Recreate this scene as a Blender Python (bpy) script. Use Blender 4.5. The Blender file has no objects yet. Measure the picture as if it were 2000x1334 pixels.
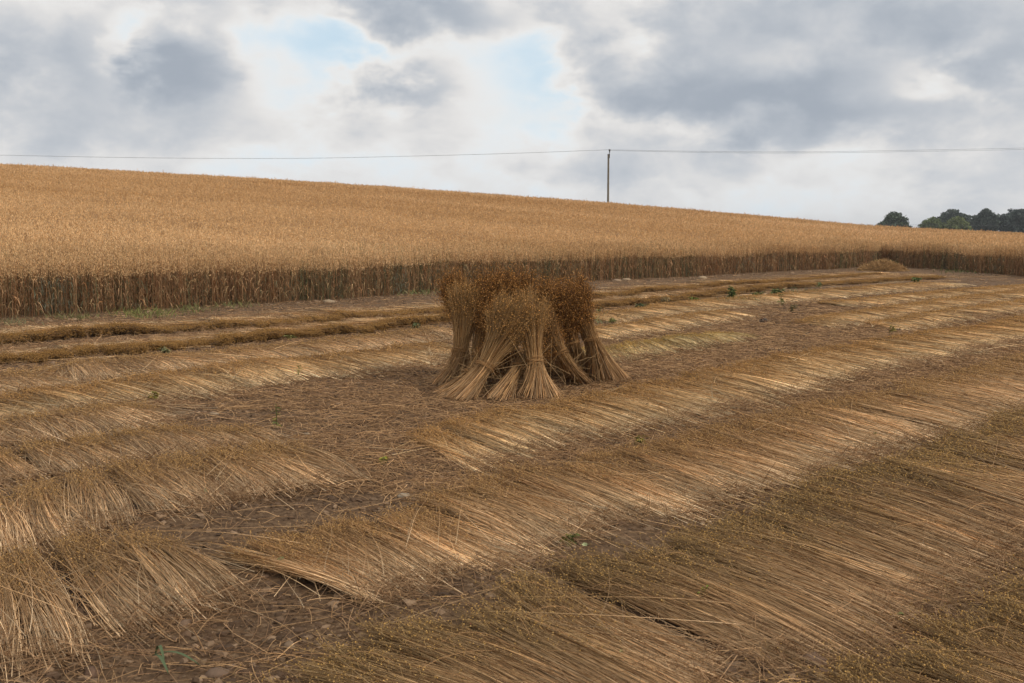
import bpy, math, random
import numpy as np
from mathutils import Vector

R = math.radians
rng = np.random.default_rng(7)
random.seed(7)
S = bpy.context.scene
COL = S.collection

# ------------------------------------------------------------------ camera
CAM_H, PITCH, FPX = 1.6, R(6.08), 2000 * 35 / 36
cam_d = bpy.data.cameras.new('camera')
cam_d.lens, cam_d.sensor_width = 35, 36
cam_d.clip_start, cam_d.clip_end = 0.1, 6000
cam_d.dof.use_dof = True
cam_d.dof.focus_distance, cam_d.dof.aperture_fstop = 10.0, 8.0
cam = bpy.data.objects.new('camera', cam_d)
COL.objects.link(cam)
cam.location = (0, 0, CAM_H)
cam.rotation_euler = (R(90) - PITCH, 0, 0)
S.camera = cam

# ------------------------------------------------------------------ sky, sun, exposure
SUN_EL, SUN_AZ = R(38), R(120)          # azimuth clockwise from +Y (view direction)
SKY_STRENGTH = 0.1
S.view_settings.view_transform = 'Standard'
S.view_settings.look = 'None'
S.view_settings.exposure = 0.0
S.view_settings.gamma = 1.0
S.cycles.use_denoising = True
S.cycles.max_bounces = 5
S.cycles.diffuse_bounces = 2

world = bpy.data.worlds.new('World')
S.world = world
world.use_nodes = True
wt = world.node_tree
wt.nodes.clear()


class NT:
    """small helper to write node graphs as expressions"""
    def __init__(s, t): s.t = t
    def n(s, typ, **kw):
        nd = s.t.nodes.new(typ)
        for k, v in kw.items(): setattr(nd, k, v)
        return nd
    def put(s, sock, v):
        if hasattr(v, 'is_linked') or isinstance(v, bpy.types.NodeSocket): s.t.links.new(v, sock)
        else: sock.default_value = v
    def m(s, op, a, b=None, c=None, clamp=False):
        nd = s.n('ShaderNodeMath', operation=op, use_clamp=clamp)
        s.put(nd.inputs[0], a)
        if b is not None: s.put(nd.inputs[1], b)
        if c is not None: s.put(nd.inputs[2], c)
        return nd.outputs[0]
    def v(s, op, a, b=None):
        nd = s.n('ShaderNodeVectorMath', operation=op)
        s.put(nd.inputs[0], a)
        if b is not None: s.put(nd.inputs[1], b)
        return nd.outputs[0]
    def noise(s, vec, scale, detail=4, rough=0.55, dist=0.0):
        nd = s.n('ShaderNodeTexNoise')
        s.put(nd.inputs['Vector'], vec)
        nd.inputs['Scale'].default_value = scale
        nd.inputs['Detail'].default_value = detail
        nd.inputs['Roughness'].default_value = rough
        nd.inputs['Distortion'].default_value = dist
        return nd.outputs['Fac'], nd.outputs['Color']
    def ramp(s, fac, stops, interp='LINEAR'):
        nd = s.n('ShaderNodeValToRGB')
        el = nd.color_ramp.elements
        nd.color_ramp.interpolation = interp
        while len(el) < len(stops): el.new(0.5)
        for e, (p, c) in zip(el, stops):
            e.position = p
            e.color = (*c, 1) if len(c) == 3 else c
        s.put(nd.inputs[0], fac)
        return nd.outputs[0]
    def mix(s, fac, a, b, mode='MIX'):
        nd = s.n('ShaderNodeMix', data_type='RGBA', blend_type=mode)
        s.put(nd.inputs[0], fac)
        s.put(nd.inputs[6], a if not isinstance(a, tuple) else (*a, 1))
        s.put(nd.inputs[7], b if not isinstance(b, tuple) else (*b, 1))
        return nd.outputs[2]


def px_azel(px, py):
    dx, dy = (px - 1000) / FPX, (667 - py) / FPX
    x, y, z = dx, math.cos(PITCH) + dy * math.sin(PITCH), -math.sin(PITCH) + dy * math.cos(PITCH)
    return math.atan2(x, y), math.atan2(z, math.hypot(x, y))


w = NT(wt)
sky = w.n('ShaderNodeTexSky', sky_type='NISHITA')
sky.sun_disc = False
sky.sun_elevation, sky.sun_rotation = SUN_EL, SUN_AZ
sky.air_density, sky.dust_density, sky.ozone_density = 1.0, 1.2, 1.0
tc = w.n('ShaderNodeTexCoord')
D = w.v('NORMALIZE', tc.outputs['Generated'])
sp = w.n('ShaderNodeSeparateXYZ'); w.put(sp.inputs[0], D)
az = w.m('ARCTAN2', sp.outputs[0], sp.outputs[1])
el_ = w.m('ARCSINE', sp.outputs[2])
# cloud-layer coordinates: flattened towards the horizon
den = w.m('ADD', w.m('MAXIMUM', sp.outputs[2], 0.0), 0.24)
cx = w.n('ShaderNodeCombineXYZ')
w.put(cx.inputs[0], w.m('DIVIDE', sp.outputs[0], den))
w.put(cx.inputs[1], w.m('DIVIDE', sp.outputs[1], den))
cx.inputs[2].default_value = 3.7
P = cx.outputs[0]
Dst = w.v('MULTIPLY', D, (1.0, 1.0, 1.75))
n1, c1 = w.noise(Dst, 5.5, 4, 0.5, 0.2)
n2, c2 = w.noise(Dst, 15.0, 7, 0.56, 0.15)
n3, c3 = w.noise(P, 0.5, 2, 0.5)
warp = w.n('ShaderNodeSeparateColor'); w.put(warp.inputs[0], c2)
warp1 = w.n('ShaderNodeSeparateColor'); w.put(warp1.inputs[0], c1)
u = w.m('ADD', az, w.m('MULTIPLY', w.m('SUBTRACT', warp.outputs[0], 0.5), 0.13))
u = w.m('ADD', u, w.m('MULTIPLY', w.m('SUBTRACT', warp1.outputs[0], 0.5), 0.10))
v_ = w.m('ADD', el_, w.m('MULTIPLY', w.m('SUBTRACT', warp.outputs[1], 0.5), 0.07))
v_ = w.m('ADD', v_, w.m('MULTIPLY', w.m('SUBTRACT', warp1.outputs[1], 0.5), 0.045))
dens = w.m('ADD', 0.47, w.m('MULTIPLY', w.m('SUBTRACT', n1, 0.5), 0.56))
dens = w.m('ADD', dens, w.m('MULTIPLY', w.m('SUBTRACT', n2, 0.5), 0.66))
dens = w.m('ADD', dens, w.m('MULTIPLY', w.m('SUBTRACT', n3, 0.5), 0.2))
BLOBS = [  # cloud masses (+) and breaks (-): x, y, half-width, half-height in photo pixels turned into sky directions
    (80, 120, 120, 90, .26), (385, 135, 90, 50, .40), (320, 170, 110, 30, .10), (860, 15, 140, 32, .40), (300, 0, 200, 25, .15), (1290, 150, 190, 80, .36),
    (1600, 205, 200, 45, .46), (1900, 70, 170, 75, .34), (1450, 20, 260, 40, .22), (800, 170, 70, 30, .34), (1480, 270, 60, 22, .25),
    (250, 255, 240, 30, .10), (700, 240, 160, 40, .06), (1850, 320, 200, 30, .08), (1350, 345, 200, 22, .10), (1100, 330, 100, 15, .08),
    (500, 90, 38, 70, -.26), (650, 40, 50, 30, -.18), (600, 90, 80, 50, -.24), (1020, 70, 60, 80, -.30), (740, 90, 140, 26, -.22), (640, 190, 60, 40, -.16),
    (1845, 165, 95, 32, -.62), (1310, 250, 140, 22, -.24), (1020, 190, 60, 50, -.2), (240, 105, 28, 45, -.22), (300, 70, 60, 30, -.2), (920, 160, 50, 50, -.12), (1700, 300, 120, 25, -.16), (1180, 60, 40, 50, -.14), (90, 20, 50, 30, -.12),
    (560, 312, 160, 16, -.16), (1110, 235, 70, 20, -.2), (230, 110, 30, 60, -.14), (540, 190, 50, 40, -.16), (1450, 225, 60, 16, -.14), (1000, 370, 250, 16, -.10), (1700, 395, 250, 20, -.1)]
for (bx, by, sx, sy, a) in BLOBS:
    ba, be = px_azel(bx, by)
    du = w.m('DIVIDE', w.m('SUBTRACT', u, ba), 1.25 * sx / FPX)
    dv = w.m('DIVIDE', w.m('SUBTRACT', v_, be), 1.25 * sy / FPX)
    r2 = w.m('ADD', w.m('MULTIPLY', du, du), w.m('MULTIPLY', dv, dv))
    g = w.m('EXPONENT', w.m('MULTIPLY', r2, -0.9))
    dens = w.m('ADD', dens, w.m('MULTIPLY', g, a * (.85 if a < 0 else 1.0)))
low = w.m('SUBTRACT', 1.0, w.m('MULTIPLY', w.m('MAXIMUM', el_, 0.0), 9.0), clamp=True)   # near the horizon clouds merge into a pale veil
cloud = w.ramp(dens, [(0.0, (.62, .80, .93)), (0.20, (.74, .86, .94)), (0.36, (.86, .862, .855)), (0.49, (.79, .77, .75)), (0.63, (.60, .62, .65)), (0.80, (.465, .505, .56)), (1.0, (.36, .405, .47))], 'B_SPLINE')
veil = w.m('MULTIPLY', low, 0.30)
cloud = w.mix(veil, cloud, (.69, .735, .79))
cover = w.m('ADD', w.ramp(dens, [(0.0, (.80,) * 3), (0.45, (1, 1, 1))], 'EASE'), w.m('MULTIPLY', low, .5), clamp=True)
cl_scaled = w.v('SCALE', cloud); cl_scaled.node.inputs['Scale'].default_value = 1.0 / SKY_STRENGTH
col = w.mix(cover, sky.outputs[0], cl_scaled)
bg = w.n('ShaderNodeBackground'); w.put(bg.inputs[0], col); bg.inputs[1].default_value = SKY_STRENGTH
wo = w.n('ShaderNodeOutputWorld'); w.put(wo.inputs[0], bg.outputs[0])

sun_d = bpy.data.lights.new('sun', 'SUN')
sun_d.energy, sun_d.angle, sun_d.color = 1.5, R(12), (1.0, .93, .83)
sun = bpy.data.objects.new('sun', sun_d)
COL.objects.link(sun)
sdir = Vector((math.sin(SUN_AZ) * math.cos(SUN_EL), math.cos(SUN_AZ) * math.cos(SUN_EL), math.sin(SUN_EL)))
sun.rotation_euler = sdir.to_track_quat('Z', 'Y').to_euler()
sun.location = (30, -20, 60)


# ------------------------------------------------------------------ helpers
def srgb(r, g, b):
    c = np.array([r, g, b], float) / 255
    return np.where(c <= .04045, c / 12.92, ((c + .055) / 1.055) ** 2.4)


def hash2(ix, iy, seed):
    h = (ix.astype(np.int64) * 374761393 + iy.astype(np.int64) * 668265263 + seed * 1442695041) & 0xffffffff
    h = ((h ^ (h >> 13)) * 1274126177) & 0xffffffff
    h = (h ^ (h >> 16)) & 0xffffffff
    return h / 4294967295.0


def vnoise(x, y, seed=0):
    x, y = np.broadcast_arrays(np.asarray(x, float), np.asarray(y, float))
    ix, iy = np.floor(x), np.floor(y)
    fx, fy = x - ix, y - iy
    fx, fy = fx * fx * (3 - 2 * fx), fy * fy * (3 - 2 * fy)
    a, b = hash2(ix, iy, seed), hash2(ix + 1, iy, seed)
    c, d = hash2(ix, iy + 1, seed), hash2(ix + 1, iy + 1, seed)
    return (a * (1 - fx) + b * fx) * (1 - fy) + (c * (1 - fx) + d * fx) * fy


def fbm(x, y, seed=0, oct=4):
    t, a, s = 0, .5, 0
    for k in range(oct):
        t = t + a * vnoise(x * 2 ** k + 17.3 * k, y * 2 ** k - 9.1 * k, seed + k); s += a; a *= .5
    return t / s


class MB:
    """collects vertices, faces and vertex colours and links them as ONE mesh object"""
    def __init__(s): s.v, s.c, s.q, s.t, s.n = [], [], [], [], 0
    def add(s, V, C, quads=None, tris=None):
        V = np.asarray(V, np.float32).reshape(-1, 3)
        C = np.broadcast_to(np.asarray(C, np.float32), V.shape)
        s.v.append(V); s.c.append(C)
        if quads is not None: s.q.append(np.asarray(quads, np.int64).reshape(-1, 4) + s.n)
        if tris is not None: s.t.append(np.asarray(tris, np.int64).reshape(-1, 3) + s.n)
        s.n += len(V)
    def build(s, name, mat, parent=None, smooth=True, label=None, kind=None):
        me = bpy.data.meshes.new(name)
        V = np.concatenate(s.v); C = np.concatenate(s.c)
        Q = np.concatenate(s.q) if s.q else np.zeros((0, 4), np.int64)
        T = np.concatenate(s.t) if s.t else np.zeros((0, 3), np.int64)
        me.vertices.add(len(V)); me.vertices.foreach_set('co', V.ravel())
        nl = Q.size + T.size
        me.loops.add(nl)
        me.loops.foreach_set('vertex_index', np.concatenate([Q.ravel(), T.ravel()]).astype(np.int32))
        npoly = len(Q) + len(T)
        me.polygons.add(npoly)
        st = np.concatenate([np.arange(len(Q)) * 4, Q.size + np.arange(len(T)) * 3]).astype(np.int32)
        me.polygons.foreach_set('loop_start', st)
        me.polygons.foreach_set('use_smooth', np.full(npoly, smooth))
        me.update(calc_edges=True)
        at = me.color_attributes.new('Col', 'FLOAT_COLOR', 'POINT')
        at.data.foreach_set('color', np.concatenate([C, np.ones((len(C), 1), np.float32)], 1).astype(np.float32).ravel())
        me.materials.append(mat)
        o = bpy.data.objects.new(name, me)
        COL.objects.link(o)
        if parent is not None:
            o.parent = parent
            o.location = -Vector(parent.location)
        if label: o['label'] = label
        if kind: o['kind'] = kind
        return o


def tubes(mb, P, rad, col, sides=3):
    """P (N,S,3) centre lines, rad broadcastable to (N,S), col broadcastable to (N,S,3)"""
    P = np.asarray(P, float)
    N, K, _ = P.shape
    if N == 0: return
    rad = np.broadcast_to(rad, (N, K))
    col = np.broadcast_to(col, (N, K, 3))
    T = np.gradient(P, axis=1)
    T /= np.linalg.norm(T, axis=2, keepdims=True) + 1e-9
    ref = rng.normal(size=(N, 1, 3)); ref /= np.linalg.norm(ref, axis=2, keepdims=True)
    A = np.cross(T, ref); A /= np.linalg.norm(A, axis=2, keepdims=True) + 1e-6
    B = np.cross(T, A)
    if sides == 2: ang = np.array([0, math.pi])
    else: ang = np.arange(sides) * 2 * math.pi / sides
    V = P[:, :, None] + rad[:, :, None, None] * (A[:, :, None] * np.cos(ang)[:, None] + B[:, :, None] * np.sin(ang)[:, None])
    C = np.repeat(col[:, :, None], sides, 2)
    base = (np.arange(N) * K * sides)[:, None, None]
    k = (np.arange(K - 1) * sides)[None, :, None]
    j = np.arange(1 if sides == 2 else sides)[None, None, :]
    j2 = (j + 1) % sides
    q = np.stack([base + k + j, base + k + j2, base + k + sides + j2, base + k + sides + j], -1)
    mb.add(V.reshape(-1, 3), C.reshape(-1, 3), quads=q.reshape(-1, 4))


OCT_V = np.array([(1, 0, 0), (-1, 0, 0), (0, 1, 0), (0, -1, 0), (0, 0, 1.25), (0, 0, -1)], float)
OCT_T = np.array([(0, 2, 4), (2, 1, 4), (1, 3, 4), (3, 0, 4), (2, 0, 5), (1, 2, 5), (3, 1, 5), (0, 3, 5)])


def rand_rot(n):
    q = rng.normal(size=(n, 4)); q /= np.linalg.norm(q, axis=1, keepdims=True)
    a, b, c, d = q.T
    return np.stack([np.stack([1 - 2 * (c * c + d * d), 2 * (b * c - a * d), 2 * (b * d + a * c)], -1),
                     np.stack([2 * (b * c + a * d), 1 - 2 * (b * b + d * d), 2 * (c * d - a * b)], -1),
                     np.stack([2 * (b * d - a * c), 2 * (c * d + a * b), 1 - 2 * (b * b + c * c)], -1)], 1)


def shapes(mb, base_v, base_t, C, scale, col, jit=0.0, flat=None):
    """copies of a small closed shape at the points C"""
    N = len(C)
    if N == 0: return
    V = np.repeat(base_v[None], N, 0)
    if jit: V = V * (1 + jit * (rng.random((N, len(base_v), 1)) - .5))
    V = V * np.broadcast_to(np.asarray(scale, float).reshape(N, 1, -1), (N, 1, 3))
    Rm = rand_rot(N)
    V = np.einsum('nij,nkj->nki', Rm, V)
    if flat is not None: V = V * np.array([1, 1, flat])
    V = V + C[:, None]
    nb = len(base_v)
    t = base_t[None] + (np.arange(N) * nb)[:, None, None]
    mb.add(V.reshape(-1, 3), np.repeat(np.broadcast_to(col, (N, 3))[:, None], nb, 1).reshape(-1, 3), tris=t)


def quads_at(mb, C, A, B, col):
    """flat diamond blades: centre C, half axes A (long) and B (wide)"""
    V = np.stack([C - A, C - B * 1.0, C + A, C + B * 1.0], 1)
    n = len(C)
    mb.add(V.reshape(-1, 3), np.repeat(np.broadcast_to(col, (n, 3))[:, None], 4, 1).reshape(-1, 3), quads=np.arange(n * 4))


def unit(v): return v / (np.linalg.norm(v, axis=-1, keepdims=True) + 1e-9)


def ray(px, py):
    dx, dy = (np.asarray(px, float) - 1000) / FPX, (667 - np.asarray(py, float)) / FPX
    return dx, math.cos(PITCH) + dy * math.sin(PITCH), -math.sin(PITCH) + dy * math.cos(PITCH)


def gpt(px, py, z=0.0):
    """ground point seen at a photo pixel"""
    x, y, zz = ray(px, py)
    t = (z - CAM_H) / zz
    return np.stack([x * t, y * t, np.full_like(t, z)], -1)


def at(px, py, Y):
    x, y, zz = ray(px, py)
    t = Y / y
    return np.array([x * t, Y, CAM_H + zz * t])


def mat(name, rough=.75, spec=.25, noise_scale=0, noise_amt=0.0, bump=0.0, bump_scale=60, transl=0.0):
    m = bpy.data.materials.new(name); m.use_nodes = True
    t = NT(m.node_tree)
    b = m.node_tree.nodes['Principled BSDF']
    a = t.n('ShaderNodeVertexColor', layer_name='Col')
    c = a.outputs[0]
    if noise_amt:
        tcn = t.n('ShaderNodeTexCoord')
        f, _ = t.noise(tcn.outputs['Object'], noise_scale, 4)
        k = t.m('ADD', 1 - noise_amt, t.m('MULTIPLY', f, 2 * noise_amt))
        c = t.v('SCALE', c); t.put(c.node.inputs['Scale'], k)
    t.put(b.inputs['Base Color'], c)
    b.inputs['Roughness'].default_value = rough
    b.inputs['Specular IOR Level'].default_value = spec
    if bump:
        tcn = t.n('ShaderNodeTexCoord')
        f, _ = t.noise(tcn.outputs['Object'], bump_scale, 5)
        bn = t.n('ShaderNodeBump'); bn.inputs['Strength'].default_value = bump; bn.inputs['Distance'].default_value = .02
        t.put(bn.inputs['Height'], f); t.put(b.inputs['Normal'], bn.outputs[0])
    return m


M_STRAW = mat('flax_straw', .7, .10)
M_HEAD = mat('flax_capsule', .75, .10)
M_ROOT = mat('flax_root_fibre', .9, .04)
M_OAT = mat('oat_straw', .8, .08)
M_STONE = mat('limestone', .9, .15, 30, .25, .4, 40)
M_LEAF = mat('weed_leaf', .7, .12)
M_TREE = mat('tree_leaf', .7, .2)
M_BARK = mat('bark', .9, .1, 4, .3, .4, 12)
M_WOOD = mat('weathered_pole_wood', .85, .2, 3, .25, .3, 9)
M_METAL = mat('dark_iron', .5, .5)


def empty(name, label, cat, loc, group=None):
    o = bpy.data.objects.new(name, None); COL.objects.link(o)
    o.empty_display_size = .1
    o.location = Vector([float(q) for q in loc]); o['label'] = label; o['category'] = cat
    if group: o['group'] = group
    return o


def tag(o, label, cat, group=None):
    o['label'] = label; o['category'] = cat
    if group: o['group'] = group
    return o


# ------------------------------------------------------------------ terrain
EDGE_PX = [(0, 624), (150, 614), (300, 604), (500, 594), (700, 582), (900, 564), (1100, 552), (1300, 543), (1500, 533), (1600, 528), (1694, 522),
           (1703, 518), (1716, 515), (1744, 515), (1756, 518), (1762, 523), (1850, 527), (1920, 533), (2000, 539)]
EDGE = gpt(*np.array(EDGE_PX, float).T)[:, :2]
e0 = EDGE[0] - 13 * unit(EDGE[2] - EDGE[0])
e0b = EDGE[0] - 30 * unit(EDGE[2] - EDGE[0])
e1 = EDGE[-1] + np.array([.4, -14])
EDGE = np.vstack([e0b, e0, EDGE, e1])
et = EDGE[:, 0] / np.maximum(EDGE[:, 1], .3)
FIELD_POLY = np.vstack([EDGE, [[21.5, -40], [-60, -40], [-60, EDGE[0, 1] - 8]]])


def y_edge(t):
    """forward distance of the crop edge along a bearing x/y = t"""
    s = np.argsort(et)
    inside = np.interp(t, et[s], EDGE[s, 1])
    return np.where(t > et.max(), 20.9 / np.maximum(t, .1), inside)


CREST_PX = [(-300, 312), (0, 321), (250, 335), (500, 349), (750, 365), (1000, 383), (1190, 397), (1350, 411), (1500, 424), (1620, 435), (1700, 442), (1850, 450), (2000, 457), (2300, 461)]
ct = np.array([(x - 1000) / FPX for x, y in CREST_PX])
cel = []
for x, y in CREST_PX:
    rx, ry, rz = ray(x, y); cel.append(float(rz / ry))
cel = np.array(cel)
YC, CROP = 112.0, 1.13


def prof(wv):
    a = 1.25 * wv - .25 * wv * wv
    v = np.maximum(wv - 1, 0)
    b = 1 + .75 * (v - 1.6 * v * v)
    b = np.where(v > .6, 1 + .75 * (.6 - .576) - .69 * (v - .6), b)
    return np.where(wv <= 1, np.where(wv > 0, a, 0), np.maximum(b, 0))


ye_c = y_edge(ct)
A_c = CAM_H + cel * YC - CROP
for _ in range(6):   # set each bearing's rise so that the crop's skyline lies where it should
    for i in range(len(ct)):
        yy = np.linspace(ye_c[i], 190, 400)
        zz = A_c[i] * prof((yy - ye_c[i]) / (YC - ye_c[i])) + CROP
        k = np.argmax((zz - CAM_H) / yy)
        A_c[i] += (cel[i] - (zz[k] - CAM_H) / yy[k]) * yy[k]
A_c = np.maximum(A_c, .25)


def hill(x, y):
    t = x / np.maximum(y, .5)
    t = np.clip(t, -3, 3)
    A = np.interp(t, ct, A_c)
    ye = y_edge(t)
    wv = (y - ye) / np.maximum(YC - ye, 5)
    return np.where(y > .5, A * prof(wv), 0)


def ground_z(x, y, fine=True):
    z = hill(x, y) + .10 * (fbm(x * .16, y * .16, 3, 3) - .5) * np.clip((np.hypot(x, y) - 3) / 12, 0, 1)
    if fine:
        d = np.hypot(x, y)
        z = z + .05 * (fbm(x * 2.3, y * 2.3, 11, 4) - .5) * np.clip(1.4 - d / 30, .1, 1)
    return z


def axis(lo, hi, dlo, dhi, step, g=1.18):
    a = list(np.arange(dlo, dhi + 1e-6, step))
    s = step
    while a[-1] < hi: s *= g; a.append(a[-1] + s)
    b, s = [], step
    p = dlo
    while p > lo: s *= g; p -= s; b.append(p)
    return np.array(b[::-1] + a)


gx = axis(-600, 600, -9, 11, .05, 1.06)
gy = axis(-60, 1200, 2.0, 16, .05, 1.05)
GX, GY = np.meshgrid(gx, gy)
GZ = ground_z(GX, GY)
nx, ny = len(gx), len(gy)
mb = MB()
ii = (np.arange(ny - 1)[:, None] * nx + np.arange(nx - 1)[None]).ravel()
mb.add(np.stack([GX, GY, GZ], -1).reshape(-1, 3), (0.1, .1, .1), quads=np.stack([ii, ii + 1, ii + nx + 1, ii + nx], -1))

m = bpy.data.materials.new('stony_brown_soil'); m.use_nodes = True
t = NT(m.node_tree); b = m.node_tree.nodes['Principled BSDF']
tcn = t.n('ShaderNodeTexCoord'); OC = tcn.outputs['Object']
f1, _ = t.noise(OC, 1.1, 5, .6)
f2, _ = t.noise(OC, 26, 5, .65)
f3, _ = t.noise(OC, .09, 3, .5)
soil = t.ramp(f2, [(.28, tuple(srgb(60, 45, 34))), (.5, tuple(srgb(106, 82, 61))), (.72, tuple(srgb(160, 132, 101)))])
dust = t.ramp(f1, [(.35, (0, 0, 0)), (.68, (1, 1, 1))])
soil = t.mix(t.m('MULTIPLY', dust, .45), soil, tuple(srgb(146, 119, 92)))
t.put(b.inputs['Base Color'], soil)
b.inputs['Roughness'].default_value = .95
b.inputs['Specular IOR Level'].default_value = .1
f4, _ = t.noise(OC, 45, 6, .7)
bn = t.n('ShaderNodeBump'); bn.inputs['Strength'].default_value = .9; bn.inputs['Distance'].default_value = .03
t.put(bn.inputs['Height'], f4); t.put(b.inputs['Normal'], bn.outputs[0])
M_SOIL = m
ground = mb.build('ground', M_SOIL, kind='structure')


# ------------------------------------------------------------------ rows of cut flax
def lerp_ribs(ribs):
    ribs = np.array(ribs, float)
    h = gpt(ribs[:, 0], ribs[:, 1], .05)[:, :2]
    r = gpt(ribs[:, 2], ribs[:, 3], .03)[:, :2]
    mid = (h + r) / 2
    s = np.concatenate([[0], np.cumsum(np.linalg.norm(np.diff(mid, axis=0), axis=1))])
    # resample smoothly
    n = max(int(s[-1] / .25), 12)
    ss = np.linspace(0, s[-1], n)
    def smooth(a):
        o = np.stack([np.interp(ss, s, a[:, k]) for k in range(2)], -1)
        for _ in range(3):
            o[1:-1] = (o[:-2] + 2 * o[1:-1] + o[2:]) / 4
        return o
    return ss, smooth(h), smooth(r)


PAL = {  # root end, middle, head end of the stalks, capsule colour
    'gold':  ((232, 200, 160), (214, 172, 124), (164, 122, 80), (178, 134, 82)),
    'tan':   ((226, 192, 154), (206, 163, 120), (160, 121, 82), (174, 134, 86)),
    'grey':  ((214, 180, 144), (194, 154, 114), (158, 121, 82), (172, 132, 84)),
    'olive': ((206, 168, 130), (184, 145, 106), (144, 114, 78), (178, 138, 84)),
    'green': ((224, 196, 152), (212, 178, 126), (178, 146, 92), (176, 138, 80)),
    'dark':  ((224, 188, 146), (202, 158, 112), (132, 98, 62), (154, 114, 66)),
}
ROW_GROUP = 'swaths of cut flax lying on the field'


def flax_row(label, ribs, pal='gold', per_m=900, height=.075, seed=1, heads_n=5, head_lift=.02, messy=0.0, ends=(False, False), skew=0.0):
    global rng
    rng = np.random.default_rng(seed)
    ss, H, Rr = lerp_ribs(ribs)
    total = ss[-1]
    c0 = (H.mean(0) + Rr.mean(0)) / 2
    k_near = np.argmin(np.linalg.norm((H + Rr) / 2, axis=1))
    c0 = ((H + Rr) / 2)[k_near]
    root = empty('flax_swath', label, 'flax swath', (c0[0], c0[1], float(ground_z(c0[0], c0[1]))), ROW_GROUP)
    pr, pm, ph, pc = [srgb(*c) * np.array([1.06, 1.12, 1.10]) for c in PAL[pal]]
    # density by distance: sample positions with weights
    fine_s = np.linspace(0, total, 600)
    mid = np.stack([np.interp(fine_s, ss, ((H + Rr) / 2)[:, k]) for k in range(2)], -1)
    dist = np.linalg.norm(mid, axis=1)
    infr = np.abs(mid[:, 0]) < .62 * np.maximum(mid[:, 1], 0) + 1.2
    wgt = np.clip(9.5 / dist, .3, 1.25) * np.where(infr, 1, .12)
    N = int(per_m * np.trapz(wgt, fine_s))
    cdf = np.cumsum(wgt); cdf /= cdf[-1]
    s = np.interp(rng.random(N), cdf, fine_s)
    # fine locks of a few stalks each
    ci = np.floor(s / .03).astype(int)
    lock = rng.normal(size=(int(total / .03) + 3, 2))
    s = s + ((ci + .5) * .03 - s) * .55 + rng.normal(size=N) * .002
    s = np.clip(s, 0, total)
    # tufts: stalks gather in armfuls with their own bearing and bow
    bw = .30 + .10 * vnoise(np.arange(4000) * .7, 0, seed)
    bedge = np.cumsum(bw) - .3
    bi = np.searchsorted(bedge, s)
    b_ang = (rng.normal(size=4200) * (.035 + .09 * messy))[bi]
    b_bow = (rng.normal(size=4200) * (.009 + .04 * messy))[bi]
    b_z = (rng.random(4200) * .035)[bi]
    b_off = (rng.normal(size=4200) * (.05 + .05 * messy))[bi]
    b_val = (rng.normal(size=4200) * .09)[bi]
    b_gap = (rng.random(4200) < .4)[bi]
    bc = bedge[np.clip(bi, 0, len(bedge) - 1)] - bw[np.clip(bi, 0, 3999)] / 2
    hp = np.stack([np.interp(s, ss, H[:, k]) for k in range(2)], -1)
    rp = np.stack([np.interp(s, ss, Rr[:, k]) for k in range(2)], -1)
    d = rp - hp
    L = np.linalg.norm(d, axis=1)
    d = d / L[:, None]
    wob = (fbm(s * .55, seed * 3.1, seed, 3) - .5) * (.22 + .40 * messy) + skew
    ang = wob + b_ang + rng.normal(size=N) * (.016 + .04 * messy) + lock[ci, 0] * .028
    # stray stalks lie askew
    stray = rng.random(N) < (.025 + .05 * messy)
    ang = np.where(stray, ang + rng.normal(size=N) * .45, ang)
    dd = np.stack([d[:, 0] * np.cos(ang) - d[:, 1] * np.sin(ang), d[:, 0] * np.sin(ang) + d[:, 1] * np.cos(ang)], -1)
    perp = np.stack([-dd[:, 1], dd[:, 0]], -1)
    frac = np.clip(.80 + .09 * rng.normal(size=N), .45, 1.05)
    off = (1 - frac) * np.clip(rng.beta(1.2, 1.5, N), 0, 1) * L + b_off * (2.0 if pal == 'dark' else .9) + (fbm(s * 1.6, 4.4, seed + 3, 3) - .5) * .30
    off = np.where(rng.random(N) < .12, off + rng.normal(size=N) * .16, off)
    deep = (rng.random(N) < .34) & (pal != 'dark')      # some stalks lie further down the mat
    sh = .34 * rng.random(N) * L
    off = np.where(deep, off + sh, off)
    ln0 = np.where(deep, frac * L - sh * .75, frac * L)
    hd = hp + (off[:, None]) * d           # head point
    ln = ln0
    K = 9
    dmid = np.linalg.norm(hp, axis=1)
    tt = np.linspace(0, 1, K)[None]        # 0 root .. 1 head
    base = hd[:, None] + dd[:, None] * (ln[:, None] * (1 - tt))[..., None]
    bow = (b_bow + rng.normal(size=N) * (.012 + .03 * messy))[:, None] * np.sin(tt * math.pi)
    pinch = ((bc - s) * .28)[:, None] * tt ** 2
    rowdir = np.stack([np.gradient(np.interp(s, ss, H[:, k])) for k in range(2)], -1)
    along = np.stack([np.interp(s, ss, np.gradient(H[:, k], ss)) for k in range(2)], -1)
    base = base + perp[:, None] * bow[..., None] + unit(along)[:, None] * pinch[..., None]
    wig = rng.normal(size=(N, 1, 2)) * .0025 * np.sin(tt * 9 + rng.random((N, 1)) * 6)[..., None]
    base = base + wig
    kink = (rng.random(N) < .16)[:, None] * np.maximum(tt - .2 - .6 * rng.random((N, 1)), 0) * rng.normal(size=(N, 1)) * .18 * ln[:, None] * np.clip(1.6 - dmid / 10, .1, 1)[:, None]
    base = base + perp[:, None] * kink[..., None]
    layer = rng.random(N) ** 1.1
    fluffy = pal == 'dark'
    hmod = (.45 + 1.1 * fbm(s * 1.1, 1.7, seed + 5, 3)) * np.clip(1.5 - np.linalg.norm(hp, axis=1) / 32, .35, 1)
    if fluffy: hmod = (.15 + 3.2 * np.maximum(fbm(s * 1.3, 1.7, seed + 5, 3) - .34, 0)) * np.clip(1.5 - np.linalg.norm(hp, axis=1) / 40, .4, 1)
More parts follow.
